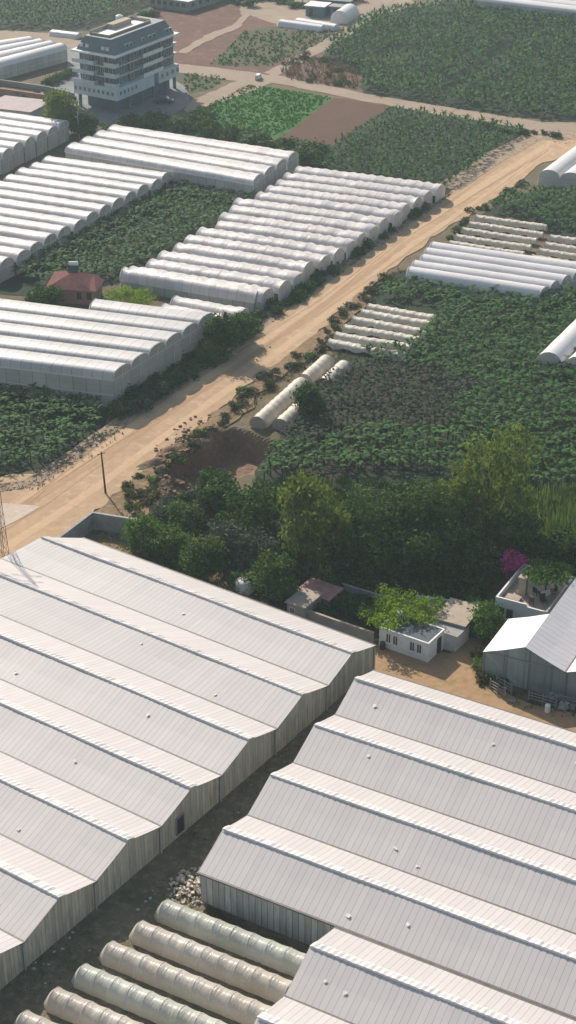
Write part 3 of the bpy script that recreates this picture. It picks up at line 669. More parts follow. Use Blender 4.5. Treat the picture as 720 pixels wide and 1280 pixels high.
def wall_run(label, pts, h, t, mat, cat='wall', cap=None, name='garden_wall'):
    W = [G(*p, h) for p in pts]; c = sum(W)/len(W)
    root = empty(name, c); tag(root, label, cat)
    for i in range(len(W)-1):
        d = W[i+1]-W[i]; fr = Fr(W[i], math.atan2(d[1], d[0])); L_ = np.linalg.norm(d)
        mb = MB(); mb.box(fr, 0 if i == 0 else t/2, L_+t/2, -t/2, t/2, 0, h-.08); mb.build('wall', mat, root)
        mb = MB(); mb.box(fr, -.03 if i == 0 else t/2+.05, L_+t/2+.03, -t/2-.04, t/2+.04, h-.08, h); mb.build('coping', cap or mat, root)
    return root
wall_run('grey concrete wall with slanted arm enclosing the dark corner behind the left greenhouse', [(66, 677), (115, 640), (178, 650)], 2.4, .3, M['concrete'])
wall_run('long pale low wall running from the concrete shed to the small white house', [(382, 761), (418, 774), (466, 790)], 1.6, .2, M['concrete'], cap=M['tanroof'])
wall_run('garden wall in deep shade under the tall trees', [(427, 729), (480, 745), (504, 747), (549, 761)], 1.3, .2, M['concrete'])
wall_run('short pale boundary wall behind the path and bushes', [(520, 744), (556, 749), (590, 755)], 1.1, .2, M['whitedull'])
wall_run('pale low wall at the left edge in front of the apartment building', [(-30, 95), (60, 108), (92, 116)], 1.2, .3, M['concrete'])
wall_run('second pale wall at the left edge with small shrubs before it', [(-30, 106), (56, 118)], 1.4, .3, M['pinkwall'])
fw = Fr(G(-20, 134, 2.5), R(-22)); SH = empty('shed', fw.xy(6, 2)); tag(SH, 'long low shed with pinkish roof above the left white greenhouse', 'shed')
mb = MB(); mb.box(fw, 0, 11, 0, 9, 0, 2.5); mb.build('wall', M['whitedull'], SH)
mb = MB(); mb.box(fw, -.4, 11.4, -.4, 9.4, 2.5, 2.7); mb.build('roof', m_plain('pinkish_roof', (.40, .33, .32), .8, .1, .5, .2), SH)

# ------------------------------------------------------------------ terrace house
tF = Fr(G(684, 763.6, 3.4), R(62)); 
TH = empty('terrace_house', tF.xy(4, 2.5)); tag(TH, 'white house with furnished roof terrace and parapet, beside the white greenhouse', 'house')
# u away from camera, v to the left
tw, tl = 5.9, 8.2
mb = MB(); mb.box(tF, 0, tl, 0, tw, 0, 2.75); mb.build('wall', M['white'], TH)
mb = MB(); mb.box(tF, .2, tl-.2, .2, tw-.2, 2.74, 2.8); mb.build('terrace_floor', M['tanroof'], TH)
mb = MB(); mb.box(tF, 0, .2, 0, 2.4, 2.752, 3.2); mb.box(tF, 0, .2, 2.4, tw, 2.752, 3.5); mb.box(tF, tl-.2, tl, 0, tw, 2.752, 3.4); mb.box(tF, .2, tl-.2, 0, .2, 2.752, 3.2); mb.box(tF, .2, tl-.2, tw-.2, tw, 2.752, 3.5)
mb.build('parapet', M['white'], TH)
for v in (3.9, 4.85): window(TH, tF, v, 1.2, .6, 1.1, 'u-', 0, 'shadegrey', True)
mb = MB(); mb.box(tF, 2.6, 3.3, 3.5, 4.3, 2.8, 4.9); mb.box(tF, 2.5, 3.4, 3.4, 4.4, 4.9, 5.05); mb.build('chimney', M['tanroof'], TH)
mb = MB(); mb.box(tF, .9, 2.0, 3.6, 5.3, 2.81, 3.1); tag(mb.build('storage_chest', M['tanroof'], base=(*tF.xy(1.5, 4.4), 2.81)), 'tan chest on the terrace floor beside the chimney', 'chest')
def chair(u, v, a, label):
    c = tF.xy(u, v); fr = Fr(c, a); root = empty('garden_chair', c, 2.81); tag(root, label, 'chair', 'dark chairs on the roof terrace')
    mb = MB(); mb.box(fr, -.3, .3, -.3, .3, 3.2, 3.27); mb.build('seat', M['dark'], root)
    mb = MB(); mb.box(fr, -.3, .3, .27, .35, 3.28, 3.85); mb.build('backrest', M['dark'], root)
    for x in (-.26, .2):
        for y in (-.26, .2):
            mb = MB(); mb.box(fr, x, x+.06, y, y+.06, 2.81, 3.2); mb.build('leg', M['dark'], root)
chair(2.2, 1.2, .4, 'dark garden chair nearest the low front corner of the terrace')
chair(3.5, 2.5, 2.2, 'dark garden chair next to the round table, chimney side')
chair(4.6, 1.0, 5.0, 'dark garden chair under the terrace tree by the right parapet')
chair(1.4, 2.3, 3.0, 'dark garden chair close to the front parapet of the terrace')
c = tF.xy(3.4, 1.4); tb = empty('round_table', c, 2.81); tag(tb, 'small pale round table among the dark chairs on the terrace', 'table')
mb = MB(); mb.tube([(*c, 3.45), (*c, 3.5)], .5, 16); mb.build('table_top', M['white'], tb); mb = MB(); mb.tube([(*c, 2.81), (*c, 3.45)], .05, 6); mb.build('leg', M['metal'], tb)

# ------------------------------------------------------------------ red roofed house
fH = Fr(G(94, 383, 0)+np.array([-.3, 1.0]), R(-10)); RH = empty('red_house', fH.xy(1.5, 3)); tag(RH, 'small house with steep red roof and reddish walls between the tunnels', 'house')
mb = MB(); mb.box(fH, -4.2, 3.4, 0, 4.6, 0, 2.5)
mb.face([fH.p(-.1, -.004, 2.5), fH.p(3.4, -.004, 2.5), fH.p(1.6, -.004, 3.3)]); mb.build('wall', M['pinkwall'], RH)
mb = MB()
P = [fH.p(-4.6, -.3, 2.3), fH.p(-.3, -.4, 2.5), fH.p(-.3, 2.2, 4.7), fH.p(-3.6, 2.4, 4.3), fH.p(-4.6, 5.0, 2.4), fH.p(3.8, 5.0, 2.4), fH.p(3.8, -.4, 2.5), fH.p(2.8, 2.3, 4.3)]
mb.face([P[0], P[1], P[2], P[3]]); mb.face([P[3], P[2], P[7], P[5], P[4]]); mb.face([P[0], P[3], P[4]]); mb.face([P[1], P[6], P[7], P[2]]); mb.face([P[6], P[5], P[7]])
mb.build('roof', M['redtile'], RH)
for u in (.6, 2.2): window(RH, fH, u, .9, .7, 1.1, 'v-', 0, 'brick')
c = fH.xy(-.6, 3.0); WT = empty('water_tank', c, 4.5); tag(WT, 'white cylindrical water tank with solar panel on the ridge of the red roof', 'water tank')
mb = MB(); mb.tube([(c[0]-.7, c[1], 5.6), (c[0]+.7, c[1], 5.6)], .33, 10); mb.build('tank', M['white'], WT)
mb = MB(); mb.tube([(c[0]-.5, c[1], 4.4), (c[0]-.5, c[1], 5.4)], .05, 4); mb.tube([(c[0]+.5, c[1], 4.4), (c[0]+.5, c[1], 5.4)], .05, 4); mb.build('stand', M['metal'], WT)
mb = MB(); mb.face([(c[0]-.8, c[1]-1.5, 4.6), (c[0]+.8, c[1]-1.5, 4.6), (c[0]+.8, c[1]-.3, 5.4), (c[0]-.8, c[1]-.3, 5.4)]); mb.build('solar_panel', M['glass'], WT)

# ------------------------------------------------------------------ apartment building
fA = Fr((-36.4, 363.4), R(61.5), R(145.5)); AB = empty('apartment_building', fA.xy(12, 6)); tag(AB, 'multi storey apartment block with dark mansard roof, white balconies and open ground floor', 'building')
LU, LV_ = 24.4, 11.2
mb = MB(); mb.box(fA, 2.5, LU-1, 1.6, LV_-1.2, 0, 3.0); mb.build('ground_floor', M['shadegrey'], AB)
for u in (0.3, 5.2, 10.1, 15.0, 19.9, LU-.7):
    for v in (.3, LV_-.8):
        mb = MB(); mb.box(fA, u, u+.55, v, v+.55, 0, 3.0); mb.build('column', M['shadegrey'], AB)
mb = MB(); mb.box(fA, 1.0, LU-.8, 1.0, LV_-.8, 3.0, 12.0); body = mb.build('wall', M['shadegrey'], AB)
mb = MB(); mb.box(fA, -.4, 14.2, -.5, LV_+.4, 3.0, 5.6); mb.box(fA, 16.0, LU, -.5, 3, 3.0, 5.6); mb.build('podium', M['aptwhite'], AB)
for i in range(9): window(AB, fA, .5+i*1.28, 3.9, .6, .8, 'u-', -.4, 'aptwhite')
for i in range(5): window(AB, fA, .6+i*1.5, 4.0, .65, .8, 'v-', -.5, 'aptwhite')
for i in range(4): window(AB, fA, 17.0+i*2.1, 4.0, .9, .9, 'v-', -.5, 'aptwhite')
for z in (7.7, 9.85): 
    mb = MB(); mb.box(fA, 0, LU-.2, .2, LV_-.2, z-.22, z); mb.build('floor_slab', M['aptwhite'], AB)
for bp in ((6.2, 9.6, .8, 1.0), (18.6, 24.2, .78, 1.0), (.7, 1.0, 3.2, 5.2)):
    mb = MB(); mb.box(fA, *bp, 5.6, 11.9); mb.build('brick_panel', M['brick'], AB)
for k, z in enumerate((5.95, 8.05, 10.2)):
    for u in (1.6, 3.8, 6.9, 8.3, 10.6, 12.5, 14.4, 16.4, 19.3, 21.2, 23.0): window(AB, fA, u, z, .95, 1.3, 'v-', .78 if (6.2 < u < 9.6 or u > 18.6) else 1.0, 'aptwhite')
    for v in (1.6, 3.6, 6.3, 8.2, 9.6): window(AB, fA, v, z, .9, 1.3, 'u-', .7 if 3.2 < v < 5.2 else 1.0, 'aptwhite')
for z in (5.62, 7.72, 9.87):
    for (u0, u1, v0, v1) in ((-.9, 1.0, 5.4, LV_+.2), (10.0, 18.0, -.6, .98), (-.3, .98, -.3, 3.0)):
        mb = MB(); h_ = .85; t = .12
        mb.box(fA, u0, u1, v0, v1, z, z+.14)
        if u0 < 1: mb.box(fA, u0, u0+t, v0, v1, z+.14, z+h_); mb.box(fA, u0+t, u1, v0, v0+t, z+.14, z+h_)
        else: mb.box(fA, u0, u1, v0, v0+t, z+.14, z+h_)
        mb.build('balcony', M['aptwhite'] if u0 < 5 else M['white'], AB)
for z in (7.7, 9.9):
    mb = MB(); mb.box(fA, LU-.8, LU+.9, .4, 3.4, z, z+.2); mb.build('balcony', M['aptwhite'], AB)
mb = MB(); mb.box(fA, -.6, LU+.6, -.6, LV_+.5, 12.0, 12.35); mb.build('cornice', M['white'], AB)
mb = MB(); lo = [fA.p(.3, .2, 12.35), fA.p(LU-.4, .2, 12.35), fA.p(LU-.4, LV_-.3, 12.35), fA.p(.3, LV_-.3, 12.35)]
hi_ = [fA.p(1.6, 2.0, 15.2), fA.p(LU-1.6, 2.0, 15.2), fA.p(LU-1.6, LV_-2.0, 15.2), fA.p(1.6, LV_-2.0, 15.2)]
for k in range(4): mb.face([lo[k], lo[(k+1) % 4], hi_[(k+1) % 4], hi_[k]])
mb.face(hi_); rf = mb.build('mansard_roof', M['slate'], AB)
for u in (5.0, 6.6, 11.5, 14.2, 15.8, 21.0, 22.4):
    mb = MB(); mb.box(fA, u, u+1.0, .55, 1.4, 12.8, 13.7); mb.build('skylight', M['aptwhite'], rf); mb = MB(); mb.box(fA, u+.12, u+.88, .52, .6, 12.95, 13.6); mb.build('pane', M['glass'], rf)
for v in (2.0, 3.2, 7.6, 9.2):
    mb = MB(); mb.box(fA, .6, 1.5, v, v+.9, 12.8, 13.7); mb.build('skylight', M['aptwhite'], rf)
mb = MB(); mb.box(fA, 3, 19, 3.6, 8.6, 15.2, 15.26); mb.build('roof_terrace', M['white'], AB)
mb = MB(); mb.box(fA, 2.8, 19.2, 3.4, 3.6, 15.2, 15.7); mb.box(fA, 2.8, 19.2, 8.6, 8.8, 15.2, 16.0); mb.box(fA, 2.8, 3.0, 3.6, 8.6, 15.2, 15.7); mb.box(fA, 19.0, 19.2, 3.6, 8.6, 15.2, 15.9)
mb.box(fA, 9, 16.0, 6.6, 8.5, 15.26, 16.3); mb.build('terrace_parapet', M['tanroof'], AB)
c = fA.xy(15.5, 9.6); mb = MB(); mb.tube([(*c, 15.2), (*c, 16.6)], .8, 12); mb.tube([(*c, 16.6), (*c, 16.9)], [.8, .2], 12)
mb.build('roof_tank', M['white'], AB)

# far long building with white roof, huts
ff = Fr(G(233.5, 7.6, 3.0), R(118)); LB = empty('long_building', ff.xy(7, -6)); tag(LB, 'low grey building with white roof and a row of small windows, at the top centre', 'building')
fg_ = Fr(G(235, 15, 0), R(148)); 
mb = MB(); mb.box(fg_, 0, 12.5, -22, 0, 0, 2.6); mb.build('wall', M['concrete'], LB)
mb = MB(); mb.box(fg_, -.6, 13.1, -22.5, .6, 2.6, 2.85); mb.build('roof', M['white'], LB)
for i in range(6): window(LB, fg_, .8+i*2.0, 1.0, 1.1, 1.0, 'v+', 0, 'concrete')
for i in range(6): window(LB, fg_, -20+i*3.4, 1.0, 1.3, 1.0, 'u-', 0, 'concrete')
for (px, py, w_, d_, h_, lb, rm) in ((382, 20, 5, 5, 2.6, 'small hut with white roof by the far lot', 'white'), (396, 14, 9, 4, 3.0, 'dark roofed hut behind the small white roofed hut', 'slate'), (412, 20, 4, 4, 2.4, 'grey box shaped hut beside the white domed tunnel', 'concrete')):
    fr = Fr(G(px, py), R(-20)); rt = empty('hut', fr.xy(w_/2, d_/2)); tag(rt, lb, 'hut')
    mb = MB(); mb.box(fr, 0, w_, 0, d_, 0, h_); mb.build('wall', M['shadegrey'], rt); mb = MB(); mb.box(fr, -.4, w_+.4, -.4, d_+.4, h_, h_+.2); mb.build('roof', M[rm], rt)
    mb = MB(); mb.box(fr, 1, 2, -.05, .02, .05, 2); mb.build('door', M['dark'], rt)

# ------------------------------------------------------------------ vehicles
def car(px, py, ang, mt, label, name='parked_car', van=False):
    c = G(px, py); fr = Fr(c, ang); root = empty(name, c); tag(root, label, 'car' if not van else 'van')
    prof = [(-2.1, .35), (-2.15, .8), (-2.0, 1.0), (-1.4, 1.05), (-1.0, 1.45), (.6, 1.5), (1.1, 1.05), (1.9, .92), (2.15, .7), (2.15, .35)]
    if van: prof = [(-2.2, .4), (-2.25, 1.0), (-2.2, 1.9), (-1.9, 2.0), (1.0, 2.0), (1.5, 1.3), (2.1, 1.1), (2.2, .4)]
    mb = MB(); n = len(prof)
    P = [[fr.p(x, -.85 if z < 1.1 else -.7, z) for x, z in prof], [fr.p(x, .85 if z < 1.1 else .7, z) for x, z in prof]]
    mb.grid(P, 0, None, True); mb.face([fr.p(x, -.85 if z < 1.1 else -.7, z) for x, z in prof]); mb.face([fr.p(x, .85 if z < 1.1 else .7, z) for x, z in reversed(prof)])
    mb.build('body', mt, root)
    for s in (-1, 1):
        mb = MB(); zt = 1.85 if van else 1.4
        mb.face([fr.p(-1.1, .86*s, 1.08), fr.p(.85, .86*s, 1.08), fr.p(.5, .74*s, zt), fr.p(-.95, .74*s, zt)]); mb.build('side_window', M['glass'], root)
        for x in (-1.35, 1.3):
            mb = MB(); p = fr.p(x, .72*s, .33); q = fr.p(x, .9*s, .33); mb.tube([p, q], .33, 12); mb.build('wheel', M['rubber'], root)
    mb = MB(); 
    if van: mb.face([fr.p(1.03, -.66, 1.95), fr.p(1.03, .66, 1.95), fr.p(1.5, .8, 1.33), fr.p(1.5, -.8, 1.33)])
    else: mb.face([fr.p(.64, -.66, 1.5), fr.p(.64, .66, 1.5), fr.p(1.12, .8, 1.07), fr.p(1.12, -.8, 1.07)])
    mb.build('windscreen', M['glass'], root); return root
car(205, 129, R(-5), M['cardark'], 'dark car parked in the shade of the apartment building')
car(323, 99, R(80), M['carpaint'], 'small pale van at the gravel lane junction', 'small_van', True).scale = (.62, .62, .62)
car(12, 470-400+103, R(-20), M['cardark'], 'dark car') if False else None

# ------------------------------------------------------------------ poles, mast
def pole(px, py, h, lean, label, mt='pole', arm=True, name='utility_pole'):
    c = G(px, py); root = empty(name, c); tag(root, label, 'pole')
    mb = MB(); t = (c[0]+lean, c[1], h); mb.tube([(*c, 0), t], [.14, .09], 8); mb.build('shaft', M[mt], root)
    if arm: mb = MB(); mb.tube([(t[0]-.5, t[1]-.3, h-.25), (t[0]+.5, t[1]+.3, h-.25)], .05, 5); mb.build('crossarm', M[mt], root)
    return root, t
pr, pt = pole(132, 617, 5.8, -.25, 'thin leaning wooden utility pole on the near verge of the dirt road')
c = np.array([-64.0, 214.0]); mb = MB(); mb.tube([(*c, 0), (*c, 6.5)], [.14, .09], 8)
mb.tube([Vector(pt).lerp(Vector((*c, 6.5)), k/12)-Vector((0, 0, .9*math.sin(math.pi*k/12))) for k in range(13)], .012, 4); mb.build('cable', M['metal'], pr)
pole(99, 173, 5.5, -.1, 'pale concrete pole between the left white greenhouses and the bushy tree', 'concrete', False)
pole(45, 478, 1, 0, 'x') if False else None
# lattice mast
c = G(5, 706); MS = empty('lattice_mast', c); tag(MS, 'thin rusty lattice mast at the left edge behind the huge greenhouse', 'mast')
Hm = 13.5
def cr(z, k):
    w = lerp(.75, .12, z/Hm); a = R(20)+k*math.pi/2
    return Vector((c[0]+math.cos(a)*w, c[1]+math.sin(a)*w, z))
for k in range(4): mb = MB(); mb.tube([cr(0, k), cr(Hm, k)], .032, 5); mb.build('leg', M['rust'], MS)
mb = MB(); zs = [Hm*(1-(1-i/11)**1.15) for i in range(12)]
for i in range(11):
    for k in range(4):
        mb.tube([cr(zs[i], k), cr(zs[i+1], (k+1) % 4)], .018, 4, cap=False); mb.tube([cr(zs[i+1], k), cr(zs[i+1], (k+1) % 4)], .018, 4, cap=False); mb.tube([cr(zs[i], (k+1) % 4), cr(zs[i+1], k)], .018, 4, cap=False)
mb.build('bracing', M['rust'], MS)
for z, w in ((10.0, 1.7), (11.6, 1.3)):
    mb = MB()
    for s in (-1, 1):
        e = Vector((c[0]+s*w*.8, c[1]+s*w*.6, z+.1)); mb.tube([Vector((c[0], c[1], z+.45)), e], .04, 4); mb.tube([Vector((c[0], c[1], z-.1)), e], .04, 4)
        for q in (.35, .7): mb.tube([Vector((c[0], c[1], z+.45)).lerp(e, q), Vector((c[0], c[1], z-.1)).lerp(e, q-.2)], .025, 4)
    mb.build('crossarm', M['rust'], MS)

# ------------------------------------------------------------------ trees
def crown_mesh(name, lobes, n, ls, mats, droop=0.0, clump=.45, flat=1.0, seed=0, mi2=0):
    g_ = np.random.default_rng(seed); tot = sum(l[3]*l[4] for l in lobes); V = []; 
    for (x, y, z, rx, rz) in lobes:
        m = max(6, int(n*(rx*rz)/tot/14))
        d = g_.normal(size=(m, 3)); d /= np.linalg.norm(d, axis=1)[:, None]
        rr = g_.uniform(.35, 1.0, m)**.45*g_.uniform(.8, 1.18, m)
        cc = d*rr[:, None]*np.array([rx, rx, rz])+np.array([x, y, z])
        k = 14; C = np.repeat(cc, k, 0)+g_.normal(size=(m*k, 3))*clump*np.array([1, 1, .7*flat]); D = np.repeat(d, k, 0)
        nrm = D*.7+g_.normal(size=(m*k, 3))*.75+np.array([0, 0, .45]); nrm /= np.linalg.norm(nrm, axis=1)[:, None]
        a = np.cross(nrm, g_.normal(size=(m*k, 3))); a /= np.linalg.norm(a, axis=1)[:, None]
        if droop: a = a*(1-droop)+np.array([0, 0, -1])*droop; a /= np.linalg.norm(a, axis=1)[:, None]
        b = np.cross(nrm, a); b /= np.maximum(np.linalg.norm(b, axis=1)[:, None], 1e-6)
        s = g_.uniform(.6, 1.3, (m*k, 1))*ls
        V.append(np.stack([C-a*s, C+b*s*.5, C+a*s, C-b*s*.5], 1))
    V = np.concatenate(V); V[..., 2] = np.maximum(V[..., 2], .05)
    q = len(V); return np_mesh(name, V.reshape(-1, 3), np.arange(q*4).reshape(-1, 4), mats)
def trunk_mb(h, r, spread, seed, z0=0.0):
    rr = random.Random(seed); mb = MB(); top = Vector((rr.uniform(-.3, .3), rr.uniform(-.3, .3), h*.72))
    pts = [Vector((0, 0, z0)), Vector((rr.uniform(-.1, .1), rr.uniform(-.1, .1), h*.25)), Vector((rr.uniform(-.2, .2), rr.uniform(-.2, .2), h*.5)), top]
    mb.tube(pts, [r, r*.8, r*.55, r*.2], 8)
    for k in range(5):
        s = pts[1].lerp(pts[2], rr.uniform(0, 1)); a = k*1.26+rr.uniform(-.4, .4)
        e = s+Vector((math.cos(a)*spread*.7, math.sin(a)*spread*.7, h*rr.uniform(.15, .35)))
        mb.tube([s, s.lerp(e, .5)+Vector((0, 0, -.1*h*.3)), e], [r*.4, r*.25, r*.08], 5)
    return mb
STY = {'willow': dict(mat='willow', droop=.55, ls=.30, dens=1.0, n=5200, clump=.45),
       'dark': dict(mat='dark', droop=0, ls=.27, dens=1, n=4800, clump=.42),
       'mid': dict(mat='mid', droop=0, ls=.23, dens=1, n=4200, clump=.35),
       'bright': dict(mat='bright', droop=.1, ls=.20, dens=1, n=2600, clump=.3),
       'lime': dict(mat='lime', droop=0, ls=.18, dens=1, n=3600, clump=.3),
       'olive': dict(mat='olive', droop=.2, ls=.20, dens=1, n=2800, clump=.32),
       'magenta': dict(mat='magenta', droop=.1, ls=.16, dens=1, n=1300, clump=.3)}
TS = [100]
def tree(px, py, h, w, sty, label, name='tree', cat='tree', shape='round', z0=0.0, base=None, bot=.12, group=None):
    TS[0] += 1; rr = random.Random(TS[0]); c = G(px, py) if base is None else base
    h = h*(1.12 if (shape != 'flat' and h > 4) else 1)
    root = empty(name, c, z0); tag(root, label, cat, group); S = STY[sty]; R_ = w/2*1.06; L = []
    if shape == 'round':
        L.append((0, 0, h*(.5+bot/2), R_*.72, h*(.5-bot/2)*.8))
        for k in range(7):
            a = k*.9+rr.uniform(0, .6); q = rr.uniform(.45, .72)*R_; L.append((math.cos(a)*q, math.sin(a)*q, h*rr.uniform(bot+.18, .8), R_*rr.uniform(.3, .48), h*rr.uniform(.13, .22)))
    elif shape == 'tall':
        for k in range(11):
            t = k/10; a = rr.uniform(0, 6.28); q = rr.uniform(.1, .6)*R_*(1-.4*t); L.append((math.cos(a)*q, math.sin(a)*q, h*(bot+.1+t*(.8-bot)), R_*rr.uniform(.4, .62)*(1-.3*t), h*rr.uniform(.1, .15)))
    else:
        for k in range(9):
            a = k*2.4; q = math.sqrt(k/9)*R_*.8; L.append((math.cos(a)*q*1.15, math.sin(a)*q, h*rr.uniform(.76, .9), R_*rr.uniform(.3, .42), h*.09))
    me = crown_mesh('crown', L, S['n'], S['ls'], [LEAF[S['mat']]], S['droop'], S['clump'], seed=TS[0])
    np_obj('crown', me, (0, 0, 0), root)
    mb = trunk_mb(h, .05+h*.018, R_*.8, TS[0]); t = mb.build('trunk', M['bark'], None); t.parent = root
    return root
trees = [
 (605, 690, 14.6, 11.2, 'willow', 'tall yellow green tree with drooping foliage, highest of the belt behind the houses', 'round'),
 (392, 714, 11.6, 8.0, 'willow', 'yellow green drooping tree at the left end of the dark trees', 'round'),
 (452, 694, 8.6, 8.4, 'mid', 'green round tree between the two yellow green ones, left of three', 'round'),
 (503, 700, 9.6, 8.4, 'dark', 'dark broad tree midway between the two yellow green ones', 'round'),
 (553, 698, 9.8, 7.6, 'mid', 'mid green tree leaning against the tallest yellow green tree', 'round'),
 (428, 712, 6.6, 5.6, 'dark', 'lower dark tree in front, beside the smaller yellow green tree', 'round'),
 (478, 722, 6.0, 6.4, 'dark', 'low dark tree in deep shade above the garden wall', 'round'),
 (528, 722, 6.6, 6.6, 'dark', 'low dark tree in deep shade behind the small white house', 'round'),
 (578, 722, 6.6, 6.0, 'dark', 'low dark tree in deep shade, left of the bougainvillea', 'round'),
 (640, 704, 6.6, 6.6, 'dark', 'dark tree right of the tallest tree, below the reeds', 'round'),
 (690, 712, 4.6, 6.4, 'dark', 'dark low tree behind the terrace tree at the right edge', 'round'),
 (318, 676, 7.2, 8.0, 'dark', 'dark dense tree just right of the red earth pit', 'round'),
 (272, 648, 5.0, 5.2, 'dark', 'small dark tree below the pit floor', 'round'),
 (180, 690, 4.6, 4.8, 'bright', 'bright green bush tree beside the concrete enclosure', 'round'),
 (215, 704, 4.2, 4.6, 'mid', 'mid green bushy tree right of the bright one', 'round'),
 (252, 724, 5.2, 5.4, 'mid', 'leafy green tree touching the edge of the huge left greenhouse', 'round'),
 (285, 700, 5.0, 5.2, 'olive', 'grey green tree left of the olive coloured thicket', 'round'),
 (322, 716, 5.6, 6.0, 'olive', 'silvery olive tree above the white water tank', 'round'),
 (350, 700, 5.2, 5.0, 'olive', 'slender olive tree left of the yellow green tree', 'round'),
 (343, 752, 5.2, 4.8, 'mid', 'dark green tree between the white tank and the concrete shed', 'round'),
 (235, 668, 3.8, 4.8, 'mid', 'green thicket tree between the dirt bank and the bright bush', 'round'),
 (210, 650, 2.6, 3.8, 'olive', 'low pale thicket at the corner of the enclosure wall', 'round'),
 (606, 798, 4.6, 4.2, 'bright', 'rounded green tree on the path between the two white houses', 'round'),
 (592, 772, 2.6, 2.4, 'bright', 'small feathery bush behind the rounded path tree', 'round'),
 (498, 790, 3.6, 8.2, 'lime', 'wide lime green umbrella tree spreading over the small white house', 'flat'),
 (162, 386, 3.6, 8.6, 'lime', 'lime green bush beside the red roofed house', 'round'),
 (78, 168, 8.6, 8.0, 'willow', 'bushy yellow green tree in front of the apartment building', 'round'),
 (104, 168, 4.6, 7.0, 'dark', 'dark shrubby tree at the foot of the apartment building', 'round'),
 (386, 524, 4.8, 3.2, 'dark', 'dark tree standing between the cream tunnel sections', 'round'),
 (283, 442, 6.0, 5.6, 'dark', 'dark tree at the corner between the ridged greenhouse and the tunnels', 'round'),
 (262, 452, 3.4, 4.2, 'mid', 'lower grey green tree against the ridged greenhouse corner', 'round'),
 (298, 426, 4.0, 3.6, 'dark', 'dark bush tree nearest the ends of the short tunnels', 'round'),
 (55, 385, 3.2, 5.0, 'dark', 'dark shrub left of the red roofed house', 'round'),
 (262, 614, 2.4, 1.6, 'dark', 'small dark conifer like bush on the dirt mound', 'tall'),
 (300, 242, 5, 5, 'dark', 'x', 'round')][:-1]
for (px, py, h, w, sty, lb, shp) in trees: tree(px, py, h, w, sty, lb, shape=shp, bot=.02 if sty in ('dark', 'mid', 'olive', 'bright') and h < 7 else .1)
tree(0, 0, 3.0, 4.8, 'bright', 'green leafy tree growing over the roof terrace', shape='flat', base=tF.xy(4.6, 1.9), z0=2.8)
tree(0, 0, 4.8, 2.2, 'magenta', 'magenta flowering bougainvillea at the back corner of the terrace house', 'bougainvillea', 'shrub', base=tF.xy(7.2, 6.7), bot=.4)

# shared shrubs
SHR = {}
for k, (sty, n) in enumerate((('dark', 520), ('mid', 480), ('olive', 420), ('weed', 300), ('bright', 420))):
    mt = LEAF[sty]; L = [(0, 0, .45, .5, .42)]+[(math.cos(a)*.35, math.sin(a)*.35, .35+.15*math.sin(a*2), .3, .28) for a in (0.3, 1.7, 3.1, 4.6)]
    SHR[sty] = crown_mesh('foliage', L, n, .10, [mt], 0, .1, seed=50+k)
stm = MB(); stm.tube([(0, 0, 0), (0, 0, .3)], [.04, .02], 5); stm.tube([(0, 0, .1), (.2, .1, .4)], [.02, .01], 4); stm.tube([(0, 0, .1), (-.2, .05, .4)], [.02, .01], 4)
t_ = stm.build('stem', M['bark']); STEM = t_.data; bpy.data.objects.remove(t_)
def shrub(xy, s, sty, label, group):
    r_ = bpy.data.objects.new('shrub', None); COL.objects.link(r_); r_.location = (float(xy[0]), float(xy[1]), max(0, 0)); r_.scale = (s*rnd.uniform(.9, 1.4), s*rnd.uniform(.9, 1.4), s*rnd.uniform(.75, 1.1)); r_.rotation_euler = (0, 0, rnd.uniform(0, 6.28))
    tag(r_, label, 'shrub', group)
    a = bpy.data.objects.new('foliage', SHR[sty]); COL.objects.link(a); a.parent = r_
    b = bpy.data.objects.new('stem', STEM); COL.objects.link(b); b.parent = r_
def along(pts, n, spread):
    W = [G(*p) for p in pts]; out = []
    seg = [np.linalg.norm(W[i+1]-W[i]) for i in range(len(W)-1)]; T = sum(seg)
    for k in range(n):
        t = (k+rnd.random())/n*T; i = 0
        while i < len(seg)-1 and t > seg[i]: t -= seg[i]; i += 1
        d = (W[i+1]-W[i])/seg[i]; q = W[i]+d*t; out.append(q+np.array([-d[1], d[0]])*rnd.uniform(-spread, spread))
    return out
for q in along([(215, 158), (250, 166), (300, 178), (345, 188), (380, 196), (402, 206)], 22, 3): shrub(q, rnd.uniform(2.6, 4.4), rnd.choice(['dark', 'dark', 'mid']), 'dark green shrub in the hedge above the tall white tunnels', 'hedge above the tall white tunnels')
for q in along([(238, 146), (262, 158), (300, 172), (350, 184)], 12, 3): shrub(q, rnd.uniform(2.0, 3.2), rnd.choice(['dark', 'mid']), 'dark green shrub in the hedge above the tall white tunnels', 'hedge above the tall white tunnels')
for q in along([(118, 172), (160, 160), (205, 158)], 9, 2.5): shrub(q, rnd.uniform(2.4, 3.6), 'dark', 'dark shrub in the shade in front of the apartment building', 'shrubs in front of the apartment building')
for q in along([(150, 520), (200, 488), (240, 462), (270, 444)], 26, 1.5): shrub(q, rnd.uniform(1.4, 2.8), rnd.choice(['dark', 'dark', 'mid', 'olive']), 'green shrub at the foot of the ridged grey greenhouse by the road', 'shrubs below the ridged greenhouse')
for q in along([(300, 424), (340, 392), (400, 350), (470, 298), (548, 244)], 46, 1.2): shrub(q, rnd.uniform(1.1, 2.2), rnd.choice(['dark', 'dark', 'mid']), 'dark low shrub between the ruffled tunnel ends and the road', 'shrubs along the tunnel ends')
for q in along([(190, 606), (230, 570), (290, 520), (330, 480), (390, 440), (420, 408), (450, 378), (495, 345)], 46, 1.3): shrub(q, rnd.uniform(.7, 1.7), rnd.choice(['mid', 'weed', 'weed', 'olive']), 'small scrubby bush on the near verge of the dirt road', 'bushes on the near verge of the road')
